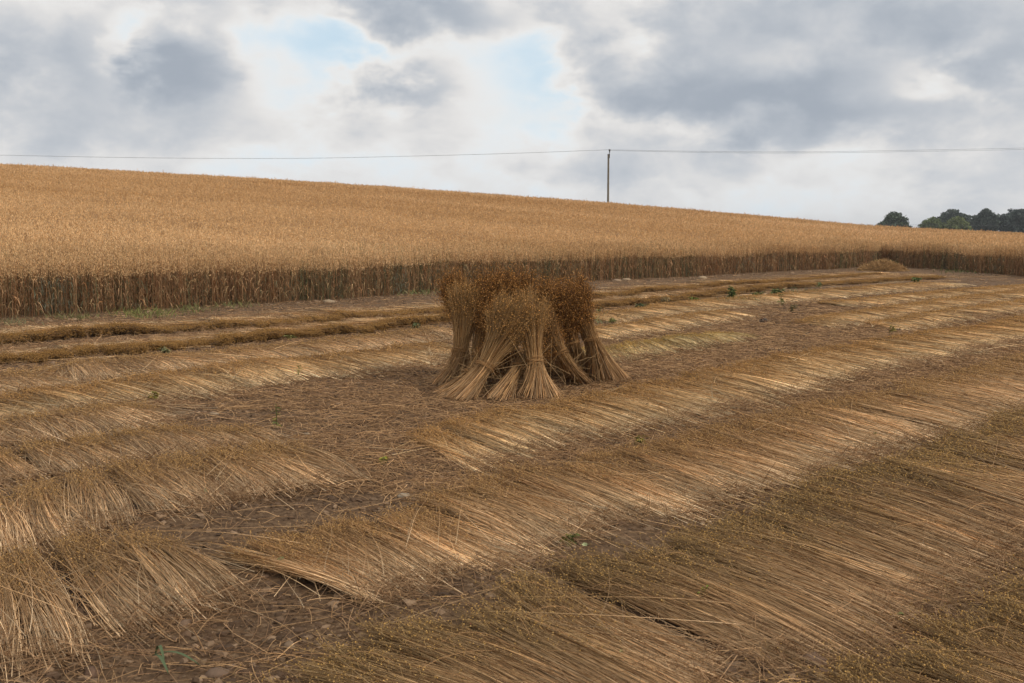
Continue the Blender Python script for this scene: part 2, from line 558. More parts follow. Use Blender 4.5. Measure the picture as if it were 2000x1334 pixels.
    zprof = .012 + height * (.28 + .80 * np.clip(tt * 1.1, 0, 1) ** .9 - .16 * tt ** 4)
    if fluffy: zprof = .02 + height * np.clip((tt - .35) / .5, 0, 1) ** 1.4 * np.ones((N, 1))
    z = (zprof * (.20 + .80 * layer[:, None]) * hmod[:, None] + b_z[:, None] * np.sin(tt * math.pi) + head_lift * layer[:, None] * tt ** 3)
    lift = np.where(stray, .03 * rng.random(N), 0)
    z = z + lift[:, None]
    zg = ground_z(base[..., 0], base[..., 1], False)
    P = np.concatenate([base, (zg + z)[..., None]], -1)
    rad = (np.clip(.00108 * (1 + np.maximum(dmid - 4, 0) * .16), .00108, .0042) * (.75 + .6 * rng.random(N)))[:, None] * (1.1 - .45 * tt)
    tone = np.exp(rng.normal(size=N) * .30 + b_val + lock[ci, 1] * .16)
    t3 = tt[..., None]
    c = np.where(t3 < .5, pr + (pm - pr) * (t3 * 2), pm + (ph - pm) * (t3 * 2 - 1))
    redd = rng.random((N, 1, 1))
    c = c * tone[:, None, None] * (1 + (redd - .5) * np.array([.08, -.04, -.22]))
    c = np.where(stray[:, None, None], c * .72, c)
    old = rng.random(N) < .20
    c = np.where(old[:, None, None], c * np.array([.58, .50, .45]), c)
    # some armfuls lie apart, leaving a slit between them
    keep = ~(b_gap & ((bedge[np.clip(bi, 0, len(bedge) - 1)] - s) < .022)) | stray
    P, rad, c, dmid, N = P[keep], rad[keep], c[keep], dmid[keep], int(keep.sum())
    mbs = MB()
    near = dmid < 8
    tubes(mbs, P[near], rad[near], c[near], 3)
    far = ~near
    tubes(mbs, P[far][:, ::2], rad[far][:, ::2], c[far][:, ::2], 3)
    # matted straw under the loose stalks; its dark colour paints shade in the slits
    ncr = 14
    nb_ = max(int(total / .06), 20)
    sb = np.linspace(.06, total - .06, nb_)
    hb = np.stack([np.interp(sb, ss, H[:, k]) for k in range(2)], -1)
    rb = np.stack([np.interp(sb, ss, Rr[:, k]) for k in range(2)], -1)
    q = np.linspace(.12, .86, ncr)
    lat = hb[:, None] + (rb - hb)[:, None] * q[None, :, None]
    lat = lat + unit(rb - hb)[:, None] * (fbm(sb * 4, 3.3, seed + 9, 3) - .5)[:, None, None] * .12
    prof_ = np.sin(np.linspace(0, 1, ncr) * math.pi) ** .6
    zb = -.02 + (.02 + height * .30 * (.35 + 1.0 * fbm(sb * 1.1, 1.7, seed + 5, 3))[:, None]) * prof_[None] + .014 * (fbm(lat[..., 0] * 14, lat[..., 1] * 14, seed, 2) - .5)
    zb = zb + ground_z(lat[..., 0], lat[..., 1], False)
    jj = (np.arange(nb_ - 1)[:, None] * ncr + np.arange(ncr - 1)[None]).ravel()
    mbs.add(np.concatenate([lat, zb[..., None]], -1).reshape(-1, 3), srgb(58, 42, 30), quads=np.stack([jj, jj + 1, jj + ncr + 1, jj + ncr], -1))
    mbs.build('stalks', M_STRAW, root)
    # seed heads: fine branches carrying round capsules
    mbh = MB()
    hn = np.maximum(1, np.round(heads_n * np.clip(9 / dmid, .35, 1))).astype(int)
    idx = np.repeat(np.arange(N), hn)
    n = len(idx)
    tpos = 1 - .27 * rng.random(n) ** 1.3
    def sample(P, idx, tp):
        f = tp * (K - 1); i0 = np.clip(np.floor(f).astype(int), 0, K - 2); fr = (f - i0)[:, None]
        return P[idx, i0] * (1 - fr) + P[idx, i0 + 1] * fr
    p0 = sample(P, idx, tpos)
    p1 = sample(P, idx, np.minimum(tpos + .02, 1))
    axis_ = unit(P[idx, K - 1] - P[idx, K - 2])
    sp_ = rng.normal(size=(n, 3)); sp_[:, 2] = np.abs(sp_[:, 2]) * .9
    bl = (.03 + .05 * rng.random(n))[:, None]
    tip = p0 + (axis_ * .8 + sp_ * .42) * bl
    gz = ground_z(tip[:, 0], tip[:, 1], False) + .008
    tip[:, 2] = np.maximum(tip[:, 2], gz)
    dm = dmid[idx]
    near = dm < 14
    cb = (ph * np.exp(rng.normal(size=(n, 1)) * .2))
    midb = (p0 + tip) / 2 + axis_ * bl * .15
    seg = np.stack([p0, midb, tip], 1)[near]
    tubes(mbh, seg, (np.clip(.0006 * (1 + dm * .10), .0006, .0016))[near][:, None], cb[near][:, None], 2)
    rr = np.clip(.0033 * (1 + np.maximum(dm - 4, 0) * .075), .0033, .009) * (.75 + .5 * rng.random(n))
    cc = pc * np.exp(rng.normal(size=(n, 1)) * .24) * (1 + (rng.random((n, 1)) - .5) * np.array([.1, 0, -.25]))
    shapes(mbh, OCT_V, OCT_T, tip, np.repeat(rr[:, None], 3, 1), cc)
    mbh.build('seed_heads', M_HEAD, root)
    # frizzy roots at the butt ends
    mbr = MB()
    nr = np.maximum(1, np.round(.9 * np.clip(9 / dmid, .25, 1))).astype(int)
    idx = np.repeat(np.arange(N), nr); n = len(idx)
    k = rng.random(n) < .6
    idx = idx[k]; n = len(idx)
    p = P[idx, 0]
    ax = unit(P[idx, 0] - P[idx, 1])
    rl = (.05 + .20 * rng.random(n) ** 1.8)[:, None, None]
    tq = np.linspace(0, 1, 5)[None, :, None]
    side = rng.normal(size=(n, 1, 3)) * np.array([1, 1, .55])
    curl = rng.normal(size=(n, 1, 3)) * np.array([1, 1, .7])
    pts = p[:, None] + (ax[:, None] * .75 * tq + side * .6 * tq ** 1.4 + curl * .26 * np.sin(tq * 5)) * rl
    g2 = ground_z(pts[..., 0], pts[..., 1], False)
    pts[..., 2] = np.maximum(pts[..., 2], g2 + .004)
    cr = srgb(158, 126, 94) * np.exp(rng.normal(size=(n, 1, 1)) * .28)
    tubes(mbr, pts, (np.clip(.0007 * (1 + dmid[idx] * .12), .0007, .0022))[:, None] * np.linspace(1.2, .6, 5)[None], cr, 2)
    mbr.build('roots', M_ROOT, root)
    return root


ROWS = [
    ('long cut flax swath just in front of the stook, blunt left end beside bare soil', [(800, 845, 940, 915), (1000, 805, 1150, 850), (1250, 750, 1435, 793), (1500, 700, 1685, 732), (1800, 650, 1980, 672), (2150, 592, 2300, 612)], 'gold', 1500, .075, .1),
    ('long cut flax swath running second in front of the stook', [(430, 1065, 690, 1165), (700, 1000, 905, 1090), (900, 950, 1130, 1040), (1200, 885, 1445, 965), (1500, 812, 1765, 874), (1800, 742, 2050, 788), (2150, 655, 2380, 688)], 'tan', 1500, .085, .15),
    ('widest cut flax swath, olive heads, sweeping across the bottom right foreground', [(300, 1440, 800, 1640), (560, 1290, 1010, 1480), (900, 1178, 1370, 1385), (1150, 1090, 1600, 1275), (1400, 1015, 1810, 1165), (1700, 912, 2090, 1020), (2000, 805, 2380, 890), (2250, 720, 2600, 780)], 'olive', 1700, .10, .25),
    ('cut flax swath of which only the seed heads show in the bottom right corner', [(1500, 1440, 1900, 1640), (1640, 1340, 2080, 1530), (1800, 1240, 2230, 1410), (2000, 1125, 2430, 1260), (2200, 1030, 2650, 1130)], 'olive', 1500, .09, .1),
    ('short weathered flax swath in the bottom left corner, fanning towards the viewer', [(-260, 1120, -240, 1330), (-100, 1090, -60, 1290), (0, 1072, 60, 1262), (150, 1055, 260, 1225), (270, 1048, 430, 1178), (330, 1060, 500, 1145)], 'grey', 1800, .10, .12),
    ('pale flax swath at the left ending in a long point beside the bare soil', [(-250, 1005, -230, 1120), (0, 962, 60, 1062), (150, 938, 250, 1020), (300, 900, 430, 985), (450, 875, 600, 945), (560, 868, 725, 928)], 'grey', 1700, .095, .14),
    ('weathered flax swath third up from the bottom left, its end rough and matted', [(-200, 915, -150, 960), (0, 880, 70, 932), (200, 852, 300, 890), (340, 830, 450, 868), (470, 834, 560, 860)], 'grey', 1600, .085, .22),
    ('small tousled flax swath at the left edge with a dark hollow among its stalks', [(-200, 850, -150, 885), (0, 818, 80, 860), (150, 798, 260, 838), (260, 787, 375, 810)], 'grey', 1600, .085, .5),
    ('golden flax swath bordering the bare soil left of the stook', [(-200, 800, -120, 835), (0, 770, 90, 805), (250, 735, 350, 775), (450, 708, 560, 745), (650, 690, 760, 720), (840, 668, 930, 690)], 'gold', 1500, .09, .35),
    ('ruffled flax swath left of the stook, with its stalks tossed at several angles', [(-200, 750, -130, 790), (0, 724, 90, 760), (200, 698, 300, 733), (420, 683, 520, 708), (640, 663, 740, 686), (850, 638, 930, 658)], 'tan', 1500, .09, .6),
    ('flax swath with thick dark seed heads turned to the viewer, second from the oats', [(-200, 722, -260, 697), (0, 706, -50, 682), (250, 686, 205, 664), (450, 663, 405, 646), (700, 645, 660, 628), (880, 626, 840, 612), (1160, 600, 1115, 587), (1300, 586, 1260, 574), (1500, 566, 1455, 556), (1650, 555, 1605, 546), (1850, 541, 1805, 534)], 'dark', 1700, .12, .45),
    ('flax swath with brown seed heads nearest along the foot of the standing oats', [(-200, 690, -260, 666), (0, 668, -60, 646), (250, 650, 190, 629), (450, 640, 395, 621), (700, 621, 650, 603), (880, 607, 838, 592), (1160, 580, 1125, 570), (1300, 568, 1265, 559), (1500, 553, 1465, 545), (1650, 541, 1620, 535), (1720, 536, 1690, 530)], 'dark', 1600, .10, .45),
    ('pale flax swath right of the stook behind the row of green weeds', [(1120, 617, 1200, 630), (1300, 590, 1390, 605), (1450, 577, 1540, 588), (1600, 566, 1690, 575), (1800, 551, 1880, 559)], 'gold', 1400, .08, .2),
    ('short flax swath right of the stook, ending at the grey withered weed', [(1120, 646, 1200, 660), (1300, 618, 1390, 634), (1400, 606, 1475, 617)], 'gold', 1400, .08, .2),
    ('short greenish yellow flax swath right beside the stook', [(1130, 683, 1160, 708), (1220, 668, 1260, 695), (1310, 656, 1370, 678), (1410, 650, 1470, 659)], 'green', 1500, .07, .05),
    ('flax swath far to the right, uppermost of the three beyond the bare strip', [(1600, 590, 1680, 598), (1750, 575, 1830, 583), (1900, 562, 1980, 570), (2150, 543, 2230, 550)], 'gold', 1400, .08, .15),
    ('flax swath far to the right, middle one of the three beyond the bare strip', [(1545, 628, 1640, 640), (1700, 603, 1790, 615), (1850, 582, 1940, 592), (2000, 563, 2090, 572), (2200, 540, 2280, 548)], 'gold', 1400, .08, .15),
    ('flax swath far to the right, lowest of the three beyond the bare strip', [(1690, 632, 1780, 645), (1850, 605, 1940, 617), (2000, 583, 2090, 594), (2200, 557, 2290, 565)], 'gold', 1400, .08, .15),
]
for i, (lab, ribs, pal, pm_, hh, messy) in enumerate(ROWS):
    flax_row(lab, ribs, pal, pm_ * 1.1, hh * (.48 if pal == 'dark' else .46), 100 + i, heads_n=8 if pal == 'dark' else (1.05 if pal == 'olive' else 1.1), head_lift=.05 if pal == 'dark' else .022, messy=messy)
rng = np.random.default_rng(55)


# ------------------------------------------------------------------ stook: leaning sheaves
SHEAF_GROUP = 'sheaves leaning together in the stook'


def sheaf(label, B, Kp, T, rb, rk, rt, N=420, seed=1, gold=.5, heads=9, spread=1.0, droop=.10):
    """bundle: butts at B, tied at Kp, heads at T; radii at the three stations"""
    global rng
    rng = np.random.default_rng(seed)
    B, Kp, T = [np.array(q, float) for q in (B, Kp, T)]
    T = Kp + (T - Kp) * 1.05
    root = empty('flax_sheaf', label, 'flax sheaf', B, SHEAF_GROUP)
    th = rng.random(N) * 2 * math.pi
    rho = np.sqrt(rng.random(N)) * .55 + .45 * rng.random(N) ** .5
    rho = np.clip(rho, 0, 1)
    def frame(a):
        a = a / np.linalg.norm(a)
        x = np.cross(a, [0.13, 1, 0.05]); x /= np.linalg.norm(x)
        return a, x, np.cross(a, x)
    a1, x1, y1 = frame(Kp - B)
    a2, x2, y2 = frame(T - Kp)
    gx_ = np.array([1., 0, 0]); gy_ = np.array([0, 1., 0])
    tw = .35 + .25 * rng.random()
    c, s_ = np.cos(th)[:, None], np.sin(th)[:, None]
    c2, s2 = np.cos(th + tw)[:, None], np.sin(th + tw)[:, None]
    r_ = rho[:, None]
    jit = rng.normal(size=(N, 3)) * np.array([.03, .03, 0])
    pb = B + r_ * rb * (x1 * c + y1 * s_) + jit
    # the butts stand on the ground
    pb[:, 2] = ground_z(pb[:, 0], pb[:, 1], False) + .01 + np.abs(rng.normal(size=N)) * .02
    pk = Kp + r_ * rk * (x2 * c2 + y2 * s2) + a2 * rng.normal(size=(N, 1)) * .015
    Lv = np.clip(1 + rng.normal(size=(N, 1)) * .12, .65, 1.25)
    pt = Kp + (T - Kp) * Lv + r_ * rt * spread * (x2 * c2 + y2 * s2) + rng.normal(size=(N, 3)) * .045 + x2 * (.05 * rng.normal()) + y2 * (.03 * rng.normal())
    K = 11
    tt = np.linspace(0, 1, K)[None, :, None]
    kk = np.linalg.norm(Kp - B) / (np.linalg.norm(Kp - B) + np.linalg.norm(T - Kp))
    # quadratic pieces that meet smoothly at the tie
    ctrl = pk
    t1 = np.clip(tt / kk, 0, 1); t2 = np.clip((tt - kk) / (1 - kk), 0, 1)
    tang = unit(pt - pb)
    lo = pb[:, None] * (1 - t1) ** 2 + 2 * t1 * (1 - t1) * (pk - tang * np.linalg.norm(Kp - B) * .42)[:, None] + pk[:, None] * t1 ** 2
    hi = pk[:, None] * (1 - t2) ** 2 + 2 * t2 * (1 - t2) * (pk + tang * np.linalg.norm(T - Kp) * .42)[:, None] + pt[:, None] * t2 ** 2
    Pn = np.where(tt <= kk, lo, hi)
    out = unit((x2 * c2 + y2 * s2))
    Pn = Pn + out[:, None] * (t2 ** 3) * droop * .5 * rng.random((N, 1, 1)) - np.array([0, 0, 1]) * (t2 ** 3) * droop * (rho ** 2)[:, None, None] * rng.random((N, 1, 1))
    Pn = Pn + rng.normal(size=(N, 1, 3)) * .004 * np.sin(tt * 8 + rng.random((N, 1, 1)) * 6)
    zg = ground_z(Pn[..., 0], Pn[..., 1], False)
    Pn[..., 2] = np.maximum(Pn[..., 2], zg + .006)
    rad = .0023 * (.7 + .6 * rng.random((N, 1))) * (1.15 - .5 * np.linspace(0, 1, K)[None])
    cb, cm, ch = srgb(196, 158, 116), srgb(172, 136, 92), (srgb(150, 120, 80) if gold < .5 else srgb(116, 84, 50))
    col = np.where(tt < .5, cb + (cm - cb) * tt * 2, cm + (ch - cm) * (tt * 2 - 1))
    col = col * np.exp(rng.normal(size=(N, 1, 1)) * .33) * (1 + (rng.random((N, 1, 1)) - .5) * np.array([.1, -.02, -.25]))
    old = (rng.random(N) < .2)[:, None, None]
    col = np.where(old, col * np.array([.66, .58, .52]), col)
    mbs = MB()
    tubes(mbs, Pn, rad, col, 3)
    # a few loose stalks that slipped out
    ns = 14
    i = rng.integers(0, N, ns)
    a = Pn[i, 3] + rng.normal(size=(ns, 3)) * .05
    dirn = unit(rng.normal(size=(ns, 3)) + (a2 * .8))
    ll = (.3 + .5 * rng.random(ns))[:, None, None]
    tq = np.linspace(-.5, .5, 7)[None, :, None]
    pts = a[:, None] + dirn[:, None] * tq * ll + rng.normal(size=(ns, 1, 3)) * (tq ** 2) * ll * .6
    pts[..., 2] = np.maximum(pts[..., 2], ground_z(pts[..., 0], pts[..., 1], False) + .006)
    tubes(mbs, pts, .0019, srgb(190, 156, 112) * np.ones((ns, 1, 1)), 3)
    mbs.build('stalks', M_STRAW, root)
    # seed heads
    mbh = MB()
    idx = np.repeat(np.arange(N), heads); n = len(idx)
    tp = 1 - (.27 if gold < .5 else .34) * rng.random(n) ** 1.25
    f = tp * (K - 1); i0 = np.clip(np.floor(f).astype(int), 0, K - 2); fr = (f - i0)[:, None]
    p0 = Pn[idx, i0] * (1 - fr) + Pn[idx, i0 + 1] * fr
    ax = unit(Pn[idx, K - 1] - Pn[idx, K - 2])
    sp_ = rng.normal(size=(n, 3))
    bl = (.04 + .06 * rng.random(n))[:, None]
    tip = p0 + (ax * .7 + sp_ * .5) * bl
    cbn = ((srgb(130, 100, 62) if gold < .5 else srgb(104, 72, 42)) * np.exp(rng.normal(size=(n, 1)) * .2))
    tubes(mbh, np.stack([p0, (p0 + tip) / 2 + ax * bl * .15, tip], 1), .0009, cbn[:, None], 2)
    cc = (srgb(184, 138, 82) if gold < .5 else srgb(180, 128, 70)) * np.exp(rng.normal(size=(n, 1)) * .36) * (1 + (rng.random((n, 1)) - .5) * np.array([.1, 0, -.3]))
    shapes(mbh, OCT_V, OCT_T, tip, np.repeat((.0047 * (.7 + .6 * rng.random(n)))[:, None], 3, 1), cc)
    mbh.build('seed_heads', M_HEAD, root)
    # straw tie: several turns of twisted stalks and two loose ends
    mbt = MB()
    nt = 7
    aa = np.linspace(0, 2 * math.pi, 26)[None, :, None]
    ph = rng.random((nt, 1, 1)) * 6
    rr = rk * (1.06 + .05 * rng.random((nt, 1, 1))) + .006 * np.sin(aa * 5 + ph)
    pts = Kp + rr * (x2 * np.cos(aa) + y2 * np.sin(aa)) + a2 * ((rng.random((nt, 1, 1)) - .5) * .035 + .018 * np.sin(aa + ph))
    tubes(mbt, pts, .0026, srgb(160, 122, 80) * np.exp(rng.normal(size=(nt, 1, 1)) * .15), 4)
    for sgn in (-1, 1):
        n_e = 2
        tq = np.linspace(0, 1, 6)[None, :, None]
        ang = -math.pi / 2 + sgn * .5
        st = Kp + rk * 1.08 * np.array([sgn * .35, -1, 0])
        dv = np.array([sgn * .8, -.35, -.45]) + rng.normal(size=(n_e, 1, 3)) * .25
        pts = st + dv * tq * .09 - np.array([0, 0, .05]) * tq ** 2
        tubes(mbt, pts, .0020, srgb(160, 124, 82) * np.ones((n_e, 1, 1)), 3)
    mbt.build('straw_tie', M_STRAW, root)
    return root


def g0(px, py): return gpt(float(px), float(py), 0.02)


sheaf('upright tied flax sheaf at the front centre of the stook, butts flared wide', g0(1052, 772), at(1045, 706, 9.85), at(1031, 600, 10.05), .235, .08, .16, 620, 301, gold=.2, heads=5)
sheaf('tied flax sheaf leaning to the right at the front left of the stook', g0(897, 776), at(948, 714, 9.75), at(992, 616, 10.0), .2, .09, .22, 700, 302, gold=.3, heads=9)
sheaf('flax sheaf at the left side of the stook, butts spread out to the far left', g0(880, 748), at(898, 687, 10.5), at(919, 583, 10.65), .20, .08, .15, 560, 303, gold=.4, heads=10)
sheaf('large flax sheaf at the right side of the stook, butts spread to the far right', g0(1182, 738), at(1152, 657, 10.75), at(1124, 568, 10.7), .27, .085, .21, 640, 304, heads=10)
sheaf('tallest flax sheaf at the back of the stook behind the front left one', g0(1000, 735), at(992, 650, 11.0), at(985, 556, 10.85), .2, .09, .22, 620, 305, heads=12)
sheaf('flax sheaf at the back of the stook, heads showing behind the upright front sheaf', g0(1080, 730), at(1078, 655, 11.0), at(1072, 572, 10.85), .2, .09, .20, 560, 306, heads=12)
sheaf('flax sheaf at the back left of the stook, heads leaning out in a tuft', g0(905, 738), at(900, 660, 11.1), at(899, 560, 11.1), .16, .065, .09, 420, 307, heads=11)
sheaf('flax sheaf between the left and the tallest sheaf, its heads part of the high middle', g0(945, 735), at(945, 655, 10.9), at(942, 562, 10.75), .16, .075, .17, 480, 308, heads=11)
sheaf('small slumped flax sheaf lying low between the two front sheaves', g0(975, 778), at(1012, 722, 9.95), at(1052, 668, 10.4), .15, .075, .13, 300, 309, heads=5)
sheaf('slanting flax sheaf wedged low between the upright front sheaf and the right hand one', g0(1132, 745), at(1095, 690, 10.35), at(1060, 625, 10.5), .15, .075, .14, 360, 310, heads=6)
sheaf('flax sheaf in the shaded inside of the stook left of the large right sheaf', g0(1140, 732), at(1118, 668, 10.75), at(1095, 590, 10.7), .16, .08, .17, 420, 311, heads=12)
sheaf('flax sheaf in deep shade inside the stook, between the left and the front left sheaf', g0(935, 752), at(936, 690, 10.5), at(940, 606, 10.6), .15, .085, .13, 460, 312, heads=10)
sheaf('short flax sheaf fallen against the left foot of the stook, crossing the front left one', g0(872, 768), at(915, 735, 10.05), at(975, 690, 10.35), .15, .075, .14, 340, 313, heads=5)
rng = np.random.default_rng(66)

# ------------------------------------------------------------------ standing oats
mb = MB()
seg = np.diff(EDGE, axis=0); sl = np.linalg.norm(seg, axis=1); cum = np.concatenate([[0], np.cumsum(sl)])
nrm = np.stack([-seg[:, 1], seg[:, 0]], -1) / sl[:, None]   # points away from the flax (left of travel)


def edge_pt(s, u):
    i = np.clip(np.searchsorted(cum, s) - 1, 0, len(sl) - 1)
    f = (s - cum[i]) / sl[i]
    return EDGE[i] + seg[i] * f[:, None] + nrm[i] * u[:, None]


def in_poly(x, y, poly):
    c = np.zeros(x.shape, bool)
    n = len(poly)
    for i in range(n):
        x1, y1 = poly[i]; x2, y2 = poly[(i + 1) % n]
        hit = ((y1 > y) != (y2 > y)) & (x < (x2 - x1) * (y - y1) / (y2 - y1 + 1e-12) + x1)
        c ^= hit
    return c


def seg_dist(x, y):
    best = np.full(x.shape, 1e9)
    for i in range(len(sl)):
        dx, dy = x - EDGE[i, 0], y - EDGE[i, 1]
        f = np.clip((dx * seg[i, 0] + dy * seg[i, 1]) / sl[i] ** 2, 0, 1)
        best = np.minimum(best, np.hypot(dx - f * seg[i, 0], dy - f * seg[i, 1]))
    return best


OS, OL, OLG, OP = srgb(162, 126, 90), srgb(170, 134, 98), srgb(100, 102, 78), srgb(210, 170, 122)


def oats(x, y, full, scale):
    """oat plants: stem, leaves and a loose nodding panicle each"""
    n = len(x)
    if n == 0: return
    z0 = ground_z(x, y, False)
    d = np.hypot(x, y)
    h = CROP * (.93 + .26 * fbm(x * .45, y * .45, 31, 3) - .10) * (1 + rng.normal(size=n) * .055)
    h = h * np.where(rng.random(n) < .08, .72 + .2 * rng.random(n), 1) * np.where(rng.random(n) < .04, 1.08 + .07 * rng.random(n), 1)
    lean = rng.normal(size=(n, 2)) * np.where(rng.random((n, 1)) < .15, .16, .05) + np.array([.02, -.015])
    K = 5
    tt = np.linspace(0, 1, K)
    base = np.stack([x, y, z0], -1)
    Pn = base[:, None] + np.concatenate([lean[:, None] * (tt ** 1.6)[None, :, None] * h[:, None, None], (tt[None] * h[:, None])[..., None]], -1)
    tone = np.exp(rng.normal(size=(n, 1, 1)) * .34)
    patch = fbm(x * .35, y * .35, 37, 3)[:, None, None]
    green = (rng.random((n, 1, 1)) < .10 + .35 * (patch > .55))
    sc = np.where(green, srgb(112, 112, 78), OS) * tone
    red = (rng.random((n, 1, 1)) < .22)
    sc = np.where(red, sc * np.array([.85, .68, .58]), sc)
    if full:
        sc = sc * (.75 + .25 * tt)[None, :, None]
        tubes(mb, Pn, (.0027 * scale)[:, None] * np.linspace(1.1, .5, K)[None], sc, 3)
        nl = 3
        idx = np.repeat(np.arange(n), nl); m_ = len(idx)
        th = rng.random(m_) * 2 * math.pi
        hz = (.06 + .66 * rng.random(m_)) * h[idx]
        st = base[idx] + np.stack([lean[idx, 0] * hz, lean[idx, 1] * hz, hz], -1)
        ll = .08 + .16 * rng.random(m_)
        up = rng.normal(size=m_) * .5 + .5
        tq = np.linspace(0, 1, 4)[None]
        rad_ = (tq * (1 - .25 * tq)) * ll[:, None] * .75
        zz = ll[:, None] * (up[:, None] * tq - (.9 + up[:, None] * .9) * tq ** 2.0)
        LP = st[:, None] + np.stack([np.cos(th)[:, None] * rad_, np.sin(th)[:, None] * rad_, zz], -1)
        gz = z0[idx][:, None] + .01
        LP[..., 2] = np.maximum(LP[..., 2], gz)
        gpatch = fbm(x * .9, y * .9, 43, 3)[idx]
        isg = rng.random(m_) < np.clip((gpatch - .42) * 2.2, .05, .7)
        blue = rng.random(m_) < np.clip((fbm(x * 1.3, y * 1.3, 47, 2)[idx] - .66) * 5, 0, .8)
        lc = np.where(isg[:, None], OLG, OL) * np.exp(rng.normal(size=(m_, 1)) * .3)
        lc = np.where((rng.random(m_) < .2)[:, None], lc * np.array([.9, .70, .58]), lc)
        lc = np.where((rng.random(m_) < .10)[:, None], srgb(200, 170, 124), lc)
        lc = np.where(blue[:, None], srgb(124, 126, 106), lc)
        tubes(mb, LP, (.0038 * scale[idx])[:, None] * np.array([.7, 1.0, .8, .1])[None], lc[:, None], 2)
    npn = 22 if full else 8
    idx = np.repeat(np.arange(n), npn); m_ = len(idx)
    q = rng.random(m_)
    th = rng.random(m_) * 2 * math.pi
    rr = (.015 + .065 * (1 - q)) * np.sqrt(rng.random(m_)) * np.where(full, 1, 1.4)
    hz = h[idx] * ((.72 if full else .82) + (.30 if full else .2) * q) + .02
    cpos = base[idx] + np.stack([lean[idx, 0] * h[idx] + np.cos(th) * rr, lean[idx, 1] * h[idx] + np.sin(th) * rr, hz], -1)
    a = unit(rng.normal(size=(m_, 3)) * np.array([.5, .5, .2]) + np.array([0, 0, -1]))
    bvec = unit(np.cross(a, rng.normal(size=(m_, 3))))
    sz = scale[idx][:, None] * (.8 + .5 * rng.random((m_, 1)))
    pc_ = OP * np.exp(rng.normal(size=(m_, 1)) * .12) * tone[idx, 0] ** .3
    band = fbm(x * .035 + 3, y * .22, 53, 3)[idx][:, None]
    pc_ = pc_ * (1 + (band - .5) * np.array([.6, .75, 1.0])) * (1 + (rng.random((m_, 1)) - .5) * np.array([.1, 0, -.2]))
    quads_at(mb, cpos, a * .0125 * sz, bvec * .0036 * sz, pc_)


# along the cut face
Stot = cum[-1]
ds = np.linspace(0, Stot, 1500)
pt_ = edge_pt(ds, np.zeros(1500)); dd_ = np.linalg.norm(pt_, axis=1)
vis = (np.abs(pt_[:, 0]) < .64 * np.maximum(pt_[:, 1], 0) + 1)
wg = np.where(vis, 680 * np.clip(20 / dd_, .5, 1.0), 60)
Nn = int(np.trapz(wg, ds))
cdf = np.cumsum(wg); cdf /= cdf[-1]
s_ = np.interp(rng.random(Nn), cdf, ds)
uu = 2.4 * rng.random(Nn) ** 1.35 + .08 * rng.normal(size=Nn) + .25 * (fbm(s_ * 1.1, 2.2, 61, 3) - .5)
p_ = edge_pt(s_, uu)
ok = ~in_poly(p_[:, 0], p_[:, 1], FIELD_POLY) | (uu < .15)
p_ = p_[ok]
oats(p_[:, 0], p_[:, 1], True, .9 + np.linalg.norm(p_, axis=1) / 45)
# the open field behind
tot = 0
for (ya, yb, dens_) in ((14, 30, 85), (30, 45, 55), (45, 62, 36), (62, 85, 24), (85, 112, 17), (112, 150, 12)):
    area = .66 * (yb ** 2 - ya ** 2)
    n = int(area * dens_)
    y = np.sqrt(rng.random(n) * (yb ** 2 - ya ** 2) + ya ** 2)
    x = (rng.random(n) * 1.32 - .66) * y
    k = ~in_poly(x, y, FIELD_POLY)
    x, y = x[k], y[k]
    dist = seg_dist(x, y)
    k = dist > 1.0
    x, y = x[k], y[k]
    oats(x, y, False, .9 + np.hypot(x, y) / 26)
    tot += len(x)
# the dense mass of the crop under the panicles
tv = np.linspace(-.72, .72, 220); wv = np.linspace(0, 1, 160) ** 1.5
TV, WV = np.meshgrid(tv, wv)
ys = y_edge(TV)
YY = (ys + 2.2 + 1.2 * np.abs(TV)) * (1 - WV) + 175 * WV
XX = TV * YY
ZZ = hill(XX, YY) + CROP * .80 + .16 * (fbm(XX * .9, YY * .9, 71, 3) - .5)
ZZ[0] -= .75
nxw, nyw = len(tv), len(wv)
jj = (np.arange(nyw - 1)[:, None] * nxw + np.arange(nxw - 1)[None]).ravel()
tn = fbm(XX * .7, YY * .7, 77, 4)[..., None]
mb.add(np.stack([XX, YY, ZZ], -1).reshape(-1, 3), (srgb(150, 114, 74) * (.75 + .5 * tn)).reshape(-1, 3), quads=np.stack([jj, jj + 1, jj + nxw + 1, jj + nxw], -1))
oat = mb.build('oat_crop', M_OAT, kind='stuff', label='ripe golden oats standing on the slope behind the cut flax')
oat['category'] = 'oat crop'
print('oats', tot, len(p_), mb.n)

# ------------------------------------------------------------------ loose straw and pebbles on the soil
def scatter_px(n, y0, y1, x0=-150, x1=2150):
    """points on the ground spread fairly evenly over the view, thinning with distance"""
    py = y0 + (y1 - y0) * rng.random(n)
    px = x0 + (x1 - x0) * rng.random(n)
    return gpt(px, py, 0)


